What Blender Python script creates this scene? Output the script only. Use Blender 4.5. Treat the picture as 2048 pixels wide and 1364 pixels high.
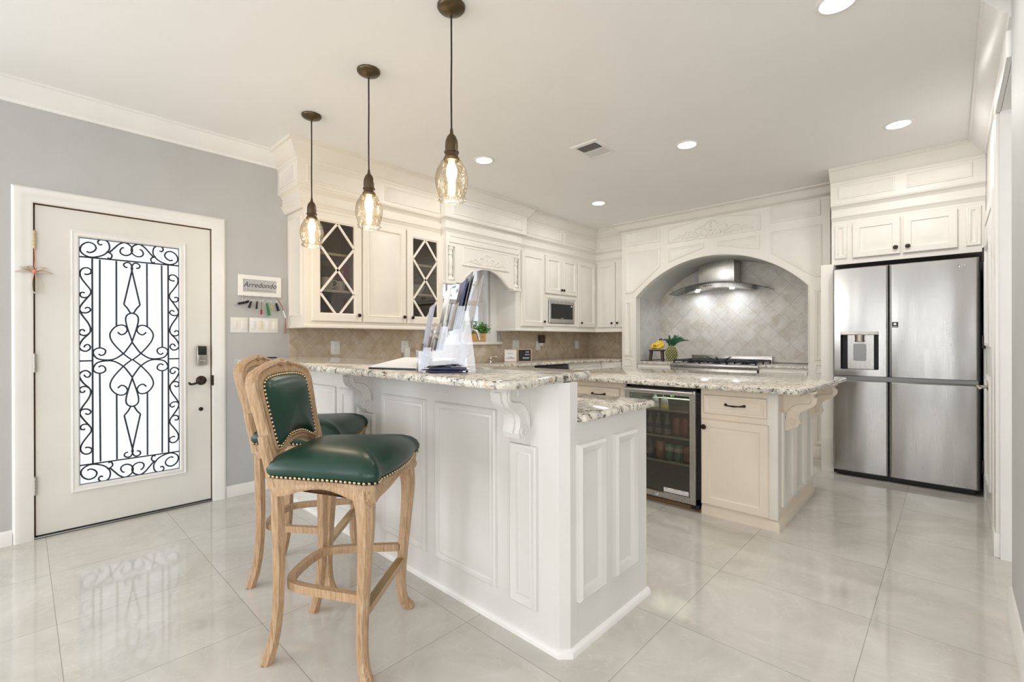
import bpy, bmesh, math, random
from mathutils import Vector, Matrix
import numpy as np
random.seed(7)
PI = math.pi
SC = bpy.context.scene
COL = SC.collection
for o in list(bpy.data.objects):
    bpy.data.objects.remove(o)

# ------------------------------------------------------------------ camera, world, large lights, exposure
F_PX, W_PX = 928.0, 2048.0
YAW, PIT, ROL, CAMH = math.radians(43.4), math.radians(-.07), math.radians(.14), 1.2
ca, sa = math.cos(YAW), math.sin(YAW)
B = np.array([[ca, sa, 0], [0, 0, 1], [-sa, ca, 0]])
cp, sp = math.cos(PIT), math.sin(PIT)
cr, sr = math.cos(ROL), math.sin(ROL)
RM = np.array([[cr, -sr, 0], [sr, cr, 0], [0, 0, 1]]) @ np.array([[1, 0, 0], [0, cp, -sp], [0, sp, cp]]) @ B
cam_d = bpy.data.cameras.new('camera')
cam = bpy.data.objects.new('camera', cam_d)
COL.objects.link(cam)
r_, u_, f_ = RM
cam.matrix_world = Matrix(((r_[0], u_[0], -f_[0], 0), (r_[1], u_[1], -f_[1], 0), (r_[2], u_[2], -f_[2], CAMH), (0, 0, 0, 1)))
cam_d.sensor_width = 36
cam_d.lens = F_PX / W_PX * 36
cam_d.clip_start = .03
SC.camera = cam

SC.view_settings.view_transform = 'Standard'
SC.view_settings.look = 'None'
SC.view_settings.gamma = 1
SC.view_settings.use_curve_mapping = False
SC.view_settings.exposure = 0.18
SC.cycles.use_denoising = True
SC.cycles.max_bounces = 10
SC.cycles.diffuse_bounces = 6
SC.cycles.transparent_max_bounces = 16
SC.cycles.sample_clamp_indirect = 6.0
SC.cycles.caustics_reflective = False
SC.cycles.caustics_refractive = False

world = bpy.data.worlds.new('sky')
SC.world = world
world.use_nodes = True
bg = world.node_tree.nodes['Background']
bg.inputs['Color'].default_value = (.93, .96, 1.0, 1)
bg.inputs['Strength'].default_value = 1.35


def area(name, loc, target, sx, sy, power, color=(1, 1, 1), spread=180):
    d = bpy.data.lights.new(name, 'AREA')
    d.shape = 'RECTANGLE'
    d.size, d.size_y = sx, sy
    d.energy = power
    d.color = color
    d.spread = math.radians(spread)
    o = bpy.data.objects.new(name, d)
    COL.objects.link(o)
    o.location = loc
    o.rotation_euler = (Vector(target) - Vector(loc)).to_track_quat('-Z', 'Y').to_euler()
    return o


# unseen area lamps added for daylight, behind the viewer and to both sides
area('daylight_fill_left', (-3.98, -2.4, 1.45), (0, -1.6, 1.1), 2.3, 2.0, 44, (.95, .975, 1))
area('daylight_fill_back', (-3.2, -4.30, 1.45), (-2.4, 0, 1.2), 1.3, 2.0, 44, (.97, .985, 1))
area('fridge_streak_fill', (-.34, -4.30, 1.25), (-.34, 0, 1.25), .17, 2.2, 16, (1, 1, 1))  # slim lamp added to throw a bright streak on the refrigerator
area('daylight_fill_back_right', (2.1, -4.30, 1.45), (.6, 0, 1.2), 2.1, 2.0, 52, (1, .985, .96))
area('daylight_fill_side', (3.38, -2.0, 1.45), (0, -1.0, 1.3), 3.2, 2.0, 34, (1, .985, .96))

# ------------------------------------------------------------------ materials
MATS = {}


def nodes_of(m):
    return m.node_tree.nodes, m.node_tree.links


def mat(name, color, rough=.5, metal=0, spec=.5, emit=None, estr=0, coat=0, sheen=0, trans=0, ior=1.45):
    m = bpy.data.materials.new(name)
    m.use_nodes = True
    b = m.node_tree.nodes['Principled BSDF']
    b.inputs['Base Color'].default_value = (*color, 1)
    b.inputs['Roughness'].default_value = rough
    b.inputs['Metallic'].default_value = metal
    b.inputs['Specular IOR Level'].default_value = spec
    b.inputs['Coat Weight'].default_value = coat
    b.inputs['Transmission Weight'].default_value = trans
    b.inputs['IOR'].default_value = ior
    if emit:
        b.inputs['Emission Color'].default_value = (*emit, 1)
        b.inputs['Emission Strength'].default_value = estr
    MATS[name] = m
    return m


def N(m, t, **kw):
    n = m.node_tree.nodes.new(t)
    for k, v in kw.items():
        if k in n.inputs.keys() if hasattr(n.inputs, 'keys') else False:
            n.inputs[k].default_value = v
        else:
            setattr(n, k, v)
    return n


def L(m, a, b):
    m.node_tree.links.new(a, b)


def bsdf(m):
    return m.node_tree.nodes['Principled BSDF']


def ramp(m, stops):
    n = m.node_tree.nodes.new('ShaderNodeValToRGB')
    e = n.color_ramp.elements
    while len(e) < len(stops):
        e.new(.5)
    for i, (p, c) in enumerate(stops):
        e[i].position = p
        e[i].color = (*c, 1) if len(c) == 3 else c
    return n


def noise(m, vec, scale, detail=4, rough=.5, dist=0):
    n = m.node_tree.nodes.new('ShaderNodeTexNoise')
    n.inputs['Scale'].default_value = scale
    n.inputs['Detail'].default_value = detail
    n.inputs['Roughness'].default_value = rough
    n.inputs['Distortion'].default_value = dist
    L(m, vec, n.inputs['Vector'])
    return n


def objcoord(m, scale=None, rot=None, loc=None):
    t = m.node_tree.nodes.new('ShaderNodeTexCoord')
    mp = m.node_tree.nodes.new('ShaderNodeMapping')
    L(m, t.outputs['Object'], mp.inputs['Vector'])
    if scale:
        mp.inputs['Scale'].default_value = scale
    if rot:
        mp.inputs['Rotation'].default_value = rot
    if loc:
        mp.inputs['Location'].default_value = loc
    return mp.outputs['Vector']


def bump(m, h, strength=.1, dist=.01):
    n = m.node_tree.nodes.new('ShaderNodeBump')
    n.inputs['Strength'].default_value = strength
    n.inputs['Distance'].default_value = dist
    L(m, h, n.inputs['Height'])
    L(m, n.outputs['Normal'], bsdf(m).inputs['Normal'])


def mix(m, fac, a, b, blend='MIX'):
    n = m.node_tree.nodes.new('ShaderNodeMix')
    n.data_type = 'RGBA'
    n.blend_type = blend
    for s, v in ((n.inputs[0], fac), (n.inputs[6], a), (n.inputs[7], b)):
        if isinstance(v, (int, float)):
            s.default_value = v
        elif isinstance(v, tuple):
            s.default_value = (*v, 1)
        else:
            L(m, v, s)
    return n.outputs[2]


def math_n(m, op, a, b=None):
    n = m.node_tree.nodes.new('ShaderNodeMath')
    n.operation = op
    for i, v in enumerate((a, b)):
        if v is None:
            continue
        if isinstance(v, (int, float)):
            n.inputs[i].default_value = v
        else:
            L(m, v, n.inputs[i])
    return n.outputs[0]


def paint(name, c, rough=.45, var=.03, bumpiness=.02, bscale=300):
    m = mat(name, c, rough)
    v = objcoord(m)
    n = noise(m, v, 3, 3)
    rp = ramp(m, [(.3, tuple(x * (1 - var) for x in c)), (.7, tuple(min(1, x * (1 + var)) for x in c))])
    L(m, n.outputs['Fac'], rp.inputs['Fac'])
    L(m, rp.outputs['Color'], bsdf(m).inputs['Base Color'])
    if bumpiness:
        n2 = noise(m, v, bscale, 2)
        bump(m, n2.outputs['Fac'], bumpiness, .002)
    return m


M_CAB = paint('cream_cabinet_paint', (.80, .745, .66), .38)
M_CABW = paint('white_cabinet_paint', (.80, .775, .725), .38)
M_ISL = paint('cream_paint_warm_bounce', (.80, .715, .61), .38)  # cabinet cream with warm bounce light tinted into the colour
M_BAR = paint('bar_paint_daylit', (.72, .71, .69), .38)  # cabinet paint with the daylight on the bar mixed into its tone
M_TRIM = paint('trim_white_paint', (.83, .82, .80), .35)
M_CEIL = paint('ceiling_paint', (.87, .86, .845), .7, .01)
M_WALL = paint('grey_wall_paint', (.50, .50, .50), .6, .03, .15, 120)
M_DOOR = paint('door_paint', (.76, .745, .70), .4)
M_INT = paint('cabinet_interior_dimmed', (.40, .34, .28), .5)  # cream darkened to taupe, the dimness behind the glass put into the colour
M_PLASTER = paint('alcove_plaster', (.66, .67, .66), .6)

# wood of the bar stools
M_WOOD = mat('pickled_oak', (.55, .39, .26), .42)
_v = objcoord(M_WOOD, (22, 22, 2.2))
_n = noise(M_WOOD, _v, 6, 6, .6, .4)
_r = ramp(M_WOOD, [(.25, (.30, .180, .095)), (.5, (.47, .31, .18)), (.75, (.60, .44, .30))])
L(M_WOOD, _n.outputs['Fac'], _r.inputs['Fac'])
L(M_WOOD, _r.outputs['Color'], bsdf(M_WOOD).inputs['Base Color'])
bump(M_WOOD, _n.outputs['Fac'], .15, .002)

M_LEATHER = mat('green_leather', (.012, .062, .042), .3, spec=.5)
_v = objcoord(M_LEATHER)
_n = noise(M_LEATHER, _v, 5, 3)
_r = ramp(M_LEATHER, [(.3, (.007, .034, .024)), (.7, (.013, .058, .038))])
L(M_LEATHER, _n.outputs['Fac'], _r.inputs['Fac'])
L(M_LEATHER, _r.outputs['Color'], bsdf(M_LEATHER).inputs['Base Color'])
_n2 = noise(M_LEATHER, _v, 260, 3)
bump(M_LEATHER, _n2.outputs['Fac'], .08, .001)

M_BRASS = mat('antique_brass', (.55, .42, .22), .3, 1)
M_BRONZE = mat('oil_rubbed_bronze', (.045, .032, .026), .38, .8)
M_PBRONZE = mat('pendant_bronze', (.115, .085, .05), .36, .9)
M_BLACK = mat('black_plastic', (.012, .012, .013), .4)
M_IRON = mat('cast_iron', (.02, .022, .026), .5, .3)
M_GRILLE = mat('wrought_iron', (.03, .035, .045), .5, .4)
M_NICKEL = mat('brushed_nickel', (.50, .47, .43), .3, 1)
M_CHROME = mat('chrome', (.75, .75, .75), .12, 1)
M_PLASTIC = mat('white_plastic', (.80, .79, .77), .35)
M_IVORY = mat('ivory_plastic', (.78, .72, .62), .35)
M_PAPER = mat('white_paper', (.82, .81, .80), .7)
M_GREYPAPER = mat('printed_brochure', (.42, .42, .50), .45)
M_BLUEPAPER = mat('navy_brochure', (.06, .08, .20), .45)
M_GREYBOARD = mat('grey_card', (.16, .17, .19), .5)
M_DARKTXT = mat('dark_print', (.03, .03, .035), .6)
M_WHITETXT = mat('white_print', (.85, .85, .85), .6)
M_NAVY = mat('navy_pen', (.012, .016, .06), .25)
M_RUBBER = mat('rubber', (.02, .02, .02), .7)
M_DKWOOD = mat('dark_walnut', (.055, .028, .018), .4)
M_PLANTER = mat('pine_box', (.62, .36, .13), .55)
M_FRAMEWOOD = mat('light_frame_wood', (.55, .42, .32), .55)
M_SIGNGREY = mat('sign_grey', (.47, .47, .49), .6)
M_YEL = mat('banana_skin', (.80, .55, .05), .45)
M_CERAMIC = mat('white_ceramic', (.78, .77, .75), .2)
M_RED = mat('red_enamel', (.33, .02, .045), .35)
M_GLASSBOTTLE = mat('clear_bottle', (.55, .62, .66), .1, trans=.4)
M_CANRED = mat('coral_can', (.62, .22, .19), .35, .3)
M_CANPINK = mat('pink_can', (.66, .36, .34), .35, .3)
M_CANGREEN = mat('mint_can', (.22, .52, .40), .35, .3)
M_BOTBLUE = mat('blue_bottle', (.10, .13, .26), .2)
M_YELLOWLIQ = mat('yellow_bottle', (.62, .50, .12), .2)
M_TASSEL = mat('tan_leather', (.33, .17, .09), .6)
M_GREENFOB = mat('green_fob', (.02, .22, .05), .4)
M_YELFOB = mat('yellow_fob', (.65, .60, .06), .4)
M_PINK = mat('coral_ribbon', (.80, .25, .18), .6)
M_LINEN = mat('linen_ribbon', (.55, .47, .38), .8)
M_BROWNDEV = mat('brown_plastic', (.07, .04, .032), .4)
M_TRUNK = mat('overexposed_bark', (.42, .46, .56), .9)  # bark colour paled and blued to carry the outdoor overexposure
M_OUTLEAF = mat('pale_leaf', (.40, .50, .42), .8)
M_KICK = mat('kick_wood', (.20, .12, .06), .6)

# foliage
M_LEAF = mat('boxwood_leaf', (.08, .25, .03), .45)
_v = objcoord(M_LEAF)
_n = noise(M_LEAF, _v, 40, 2)
_r = ramp(M_LEAF, [(.3, (.02, .10, .015)), (.5, (.07, .25, .03)), (.7, (.22, .46, .08))])
L(M_LEAF, _n.outputs['Fac'], _r.inputs['Fac'])
L(M_LEAF, _r.outputs['Color'], bsdf(M_LEAF).inputs['Base Color'])
M_CROWNLEAF = mat('pineapple_leaf', (.04, .14, .08), .45)
M_PINE = mat('pineapple_skin', (.10, .10, .03), .6)

# brushed stainless steel
def steel(name, base, rough, stretch, strength):
    m = mat(name, base, rough, 1)
    v = objcoord(m, stretch)
    n = noise(m, v, 1, 4, .6)
    r = ramp(m, [(.3, (rough * .8,) * 3), (.7, (rough * 1.25,) * 3)])
    L(m, n.outputs['Fac'], r.inputs['Fac'])
    L(m, r.outputs['Color'], bsdf(m).inputs['Roughness'])
    bsdf(m).inputs['Anisotropic'].default_value = .5
    v2 = objcoord(m, (5.5, 5.5, 1.1))
    n2 = noise(m, v2, 1, 1)
    bump(m, n2.outputs['Fac'], strength, .02)
    return m


M_STEEL = steel('brushed_steel', (.50, .49, .475), .26, (400, 400, 6), .12)
M_FRIDGE = steel('fridge_steel', (.46, .455, .445), .22, (500, 500, 8), .35)
M_STEELDK = steel('dark_steel', (.24, .24, .235), .35, (400, 400, 6), .05)

# granite
M_GRAN = mat('granite', (.7, .64, .53), .09)
_v = objcoord(M_GRAN)
_n1 = noise(M_GRAN, _v, 26, 8, .62, .8)
_r1 = ramp(M_GRAN, [(.30, (.22, .215, .20)), (.42, (.48, .46, .42)), (.53, (.70, .66, .57)), (.68, (.80, .76, .68))])
L(M_GRAN, _n1.outputs['Fac'], _r1.inputs['Fac'])
_n2 = noise(M_GRAN, _v, 14, 5, .6, .5)
_r2 = ramp(M_GRAN, [(.60, (0, 0, 0)), (.68, (1, 1, 1))])
L(M_GRAN, _n2.outputs['Fac'], _r2.inputs['Fac'])
_c = mix(M_GRAN, math_n(M_GRAN, 'MULTIPLY', _r2.outputs['Color'], .7), _r1.outputs['Color'], (.50, .28, .10))
_n3 = noise(M_GRAN, _v, 36, 4, .7, 1.2)
_r3 = ramp(M_GRAN, [(.565, (0, 0, 0)), (.605, (1, 1, 1))])
L(M_GRAN, _n3.outputs['Fac'], _r3.inputs['Fac'])
_c = mix(M_GRAN, math_n(M_GRAN, 'MULTIPLY', _r3.outputs['Color'], .93), _c, (.045, .035, .03))
L(M_GRAN, _c, bsdf(M_GRAN).inputs['Base Color'])

# floor: big polished porcelain tiles
M_FLOOR = mat('polished_tile', (.60, .575, .53), .06, spec=.62)
_v = objcoord(M_FLOOR)
_sep = M_FLOOR.node_tree.nodes.new('ShaderNodeSeparateXYZ')
L(M_FLOOR, _v, _sep.inputs[0])


def grout_axis(m, sock, off, pitch, half):
    a = math_n(m, 'SUBTRACT', sock, off)
    a = math_n(m, 'DIVIDE', a, pitch)
    fr = math_n(m, 'FRACT', a)
    d = math_n(m, 'MINIMUM', fr, math_n(m, 'SUBTRACT', 1.0, fr))
    return math_n(m, 'LESS_THAN', d, half / pitch), math_n(m, 'FLOOR', a)


_gx, _ix = grout_axis(M_FLOOR, _sep.outputs[0], -.25, .625, .0016)
_gy, _iy = grout_axis(M_FLOOR, _sep.outputs[1], .10, .60, .0016)
_g = math_n(M_FLOOR, 'MAXIMUM', _gx, _gy)
_comb = M_FLOOR.node_tree.nodes.new('ShaderNodeCombineXYZ')
L(M_FLOOR, _ix, _comb.inputs[0])
L(M_FLOOR, _iy, _comb.inputs[1])
_wn = M_FLOOR.node_tree.nodes.new('ShaderNodeTexWhiteNoise')
L(M_FLOOR, _comb.outputs[0], _wn.inputs['Vector'])
_add = M_FLOOR.node_tree.nodes.new('ShaderNodeVectorMath')
_add.operation = 'MULTIPLY_ADD'
L(M_FLOOR, _wn.outputs['Color'], _add.inputs[0])
_add.inputs[1].default_value = (20, 20, 20)
L(M_FLOOR, _v, _add.inputs[2])
_n1 = noise(M_FLOOR, _add.outputs[0], 2.2, 7, .62, 1.1)
_r1 = ramp(M_FLOOR, [(.28, (.52, .495, .45)), (.5, (.60, .58, .535)), (.72, (.67, .65, .61))])
L(M_FLOOR, _n1.outputs['Fac'], _r1.inputs['Fac'])
_n2 = noise(M_FLOOR, _add.outputs[0], 3.0, 3, .5, 2.2)
_r2 = ramp(M_FLOOR, [(.485, (0, 0, 0)), (.5, (1, 1, 1)), (.515, (0, 0, 0))])
L(M_FLOOR, _n2.outputs['Fac'], _r2.inputs['Fac'])
_c = mix(M_FLOOR, math_n(M_FLOOR, 'MULTIPLY', _r2.outputs['Color'], .22), _r1.outputs['Color'], (.78, .76, .73))
_c = mix(M_FLOOR, math_n(M_FLOOR, 'MULTIPLY', _g, .6), _c, (.22, .20, .175))
L(M_FLOOR, _c, bsdf(M_FLOOR).inputs['Base Color'])
_n3 = noise(M_FLOOR, _v, 1.2, 2)
_r3 = ramp(M_FLOOR, [(.3, (.045,) * 3), (.7, (.10,) * 3)])
L(M_FLOOR, _n3.outputs['Fac'], _r3.inputs['Fac'])
L(M_FLOOR, _r3.outputs['Color'], bsdf(M_FLOOR).inputs['Roughness'])


# diagonal travertine wall tile. plane: 'YZ' or 'XZ'
def tile_mat(name, plane, size, cols, grout, rough):
    m = mat(name, cols[1], rough)
    v = objcoord(m)
    s = m.node_tree.nodes.new('ShaderNodeSeparateXYZ')
    L(m, v, s.inputs[0])
    u = s.outputs[1] if plane == 'YZ' else s.outputs[0]
    z = s.outputs[2]
    k = 1 / math.sqrt(2)
    p = math_n(m, 'MULTIPLY', math_n(m, 'ADD', u, z), k)
    q = math_n(m, 'MULTIPLY', math_n(m, 'SUBTRACT', u, z), k)
    g1, i1 = grout_axis(m, p, .013, size, .0016)
    g2, i2 = grout_axis(m, q, .031, size, .0016)
    g = math_n(m, 'MAXIMUM', g1, g2)
    c = m.node_tree.nodes.new('ShaderNodeCombineXYZ')
    L(m, i1, c.inputs[0])
    L(m, i2, c.inputs[1])
    w = m.node_tree.nodes.new('ShaderNodeTexWhiteNoise')
    L(m, c.outputs[0], w.inputs['Vector'])
    n1 = noise(m, v, 9, 6, .6, .6)
    f = math_n(m, 'ADD', math_n(m, 'MULTIPLY', n1.outputs['Fac'], .92), math_n(m, 'MULTIPLY', w.outputs['Value'], .16))
    r = ramp(m, [(.32, cols[0]), (.55, cols[1]), (.75, cols[2])])
    L(m, f, r.inputs['Fac'])
    cc = mix(m, math_n(m, 'MULTIPLY', g, .8), r.outputs['Color'], grout)
    L(m, cc, bsdf(m).inputs['Base Color'])
    bump(m, math_n(m, 'SUBTRACT', 1.0, g), .3, .002)
    return m


M_TILE = tile_mat('travertine_left', 'YZ', .113, [(.43, .33, .22), (.56, .47, .36), (.62, .55, .46)], (.36, .29, .22), .35)
M_TILEX = tile_mat('travertine_range_wall', 'XZ', .113, [(.43, .33, .22), (.56, .47, .36), (.62, .55, .46)], (.36, .29, .22), .35)
M_ALC = tile_mat('alcove_stone', 'XZ', .165, [(.50, .45, .38), (.60, .57, .53), (.66, .64, .61)], (.33, .31, .28), .4)
M_ALCY = tile_mat('alcove_stone_side', 'YZ', .30, [(.52, .50, .47), (.62, .61, .59), (.68, .67, .66)], (.5, .49, .47), .4)


# thin glass that lets light straight through
def thin_glass(name, tint, gloss=.1, rough=.02):
    m = bpy.data.materials.new(name)
    m.use_nodes = True
    nt = m.node_tree
    nt.nodes.remove(nt.nodes['Principled BSDF'])
    out = nt.nodes['Material Output']
    t = nt.nodes.new('ShaderNodeBsdfTransparent')
    t.inputs['Color'].default_value = (*tint, 1)
    g = nt.nodes.new('ShaderNodeBsdfGlossy')
    g.inputs['Roughness'].default_value = rough
    fr = nt.nodes.new('ShaderNodeLayerWeight')
    fr.inputs['Blend'].default_value = .35
    mu = nt.nodes.new('ShaderNodeMath')
    mu.operation = 'MULTIPLY_ADD'
    L(m, fr.outputs['Fresnel'], mu.inputs[0])
    mu.inputs[1].default_value = .55
    mu.inputs[2].default_value = gloss
    mx = nt.nodes.new('ShaderNodeMixShader')
    L(m, mu.outputs[0], mx.inputs[0])
    L(m, t.outputs[0], mx.inputs[1])
    L(m, g.outputs[0], mx.inputs[2])
    L(m, mx.outputs[0], out.inputs['Surface'])
    MATS[name] = m
    return m


M_WINGLASS = thin_glass('window_glass', (.97, .98, 1), .02)
M_CABGLASS = thin_glass('cabinet_glass', (.80, .78, .74), .03)
M_SMOKE = thin_glass('smoked_cooler_glass', (.66, .66, .61), .05)
M_AMBER = thin_glass('pendant_glass', (.93, .86, .74), .03, .04)
_t = [n for n in M_AMBER.node_tree.nodes if n.type == 'BSDF_GLOSSY'][0]
_v = objcoord(M_AMBER)
_n = noise(M_AMBER, _v, 55, 2, .5, .5)
_b = M_AMBER.node_tree.nodes.new('ShaderNodeBump')
_b.inputs['Strength'].default_value = .5
_b.inputs['Distance'].default_value = .01
L(M_AMBER, _n.outputs['Fac'], _b.inputs['Height'])
L(M_AMBER, _b.outputs['Normal'], _t.inputs['Normal'])
M_ACRYL = thin_glass('acrylic', (.90, .91, .94), .10)
M_HOODGLASS = thin_glass('hood_glass', (.80, .84, .84), .06)

# frosted door pane: scatters daylight
M_FROST = bpy.data.materials.new('frosted_glass')
M_FROST.use_nodes = True
_nt = M_FROST.node_tree
_nt.nodes.remove(_nt.nodes['Principled BSDF'])
_tl = _nt.nodes.new('ShaderNodeBsdfTranslucent')
_tl.inputs['Color'].default_value = (.95, .96, .98, 1)
_gl = _nt.nodes.new('ShaderNodeBsdfGlossy')
_gl.inputs['Roughness'].default_value = .25
_mx = _nt.nodes.new('ShaderNodeMixShader')
_mx.inputs[0].default_value = .05
_v = objcoord(M_FROST)
_n = noise(M_FROST, _v, 120, 3)
_b = _nt.nodes.new('ShaderNodeBump')
_b.inputs['Strength'].default_value = .4
_b.inputs['Distance'].default_value = .004
L(M_FROST, _n.outputs['Fac'], _b.inputs['Height'])
L(M_FROST, _b.outputs['Normal'], _gl.inputs['Normal'])
L(M_FROST, _tl.outputs[0], _mx.inputs[1])
L(M_FROST, _gl.outputs[0], _mx.inputs[2])
L(M_FROST, _mx.outputs[0], _nt.nodes['Material Output'].inputs['Surface'])

M_CANLIGHT = mat('can_light', (1, 1, 1), .5, emit=(1, .97, .93), estr=9)
M_BULB = mat('warm_bulb', (1, .9, .7), .5, emit=(1, .80, .52), estr=9)
M_LED = mat('hood_led', (1, 1, 1), .5, emit=(.88, .94, 1), estr=14)
M_GREENLED = mat('green_display', (.1, .5, .1), .5, emit=(.15, 1, .2), estr=1.5)

# ------------------------------------------------------------------ mesh building
ORG = {}


def V3(*a):
    return Vector(a)


class Frame:
    def __init__(s, o, U, V, D):
        s.o, s.U, s.V, s.D = Vector(o), Vector(U), Vector(V), Vector(D)

    def __call__(s, u, v, d=0):
        return s.o + s.U * u + s.V * v + s.D * d


def FX(x, out=1):      # plane facing +X (u = Y, v = Z)
    return Frame((x, 0, 0), (0, 1, 0), (0, 0, 1), (out, 0, 0))


def FY(y, out=-1):     # plane facing -Y (u = X, v = Z)
    return Frame((0, y, 0), (1, 0, 0), (0, 0, 1), (0, out, 0))


def FZ(z):             # horizontal plane
    return Frame((0, 0, z), (1, 0, 0), (0, 1, 0), (0, 0, 1))


def inset_poly(poly, d):
    """poly (list of (u,v)), counter-clockwise; moves every edge inward by d."""
    n = len(poly)
    out = []
    for i in range(n):
        p0, p1, p2 = Vector(poly[i - 1]), Vector(poly[i]), Vector(poly[(i + 1) % n])
        e1, e2 = (p1 - p0), (p2 - p1)
        if e1.length < 1e-9 or e2.length < 1e-9:
            out.append(tuple(p1))
            continue
        e1.normalize()
        e2.normalize()
        n1, n2 = Vector((-e1.y, e1.x)), Vector((-e2.y, e2.x))
        b = n1 + n2
        l2 = b.length_squared
        if l2 < 1e-6:
            b = n1
            k = 1
        else:
            k = 2 / l2
        k = min(k, 3)
        out.append(tuple(p1 + b * (d * k)))
    return out


def ccw(poly):
    a = sum(poly[i - 1][0] * poly[i][1] - poly[i][0] * poly[i - 1][1] for i in range(len(poly)))
    return list(poly) if a > 0 else list(reversed(poly))


def rect(u0, u1, v0, v1):
    return [(u0, v0), (u1, v0), (u1, v1), (u0, v1)]


def round_poly(poly, radii, seg=6):
    out = []
    n = len(poly)
    for i in range(n):
        r = radii[i] if isinstance(radii, (list, tuple)) else radii
        p0, p1, p2 = Vector(poly[i - 1]), Vector(poly[i]), Vector(poly[(i + 1) % n])
        if r <= 0:
            out.append(tuple(p1))
            continue
        a, b = (p0 - p1).normalized(), (p2 - p1).normalized()
        ang = a.angle(b)
        t = r / math.tan(ang / 2)
        c = p1 + (a + b).normalized() * (r / math.sin(ang / 2))
        s, e = p1 + a * t - c, p1 + b * t - c
        a0 = math.atan2(s.y, s.x)
        da = (math.atan2(e.y, e.x) - a0 + PI) % (2 * PI) - PI
        for k in range(seg + 1):
            th = a0 + da * k / seg
            out.append((c.x + r * math.cos(th), c.y + r * math.sin(th)))
    return out


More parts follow.
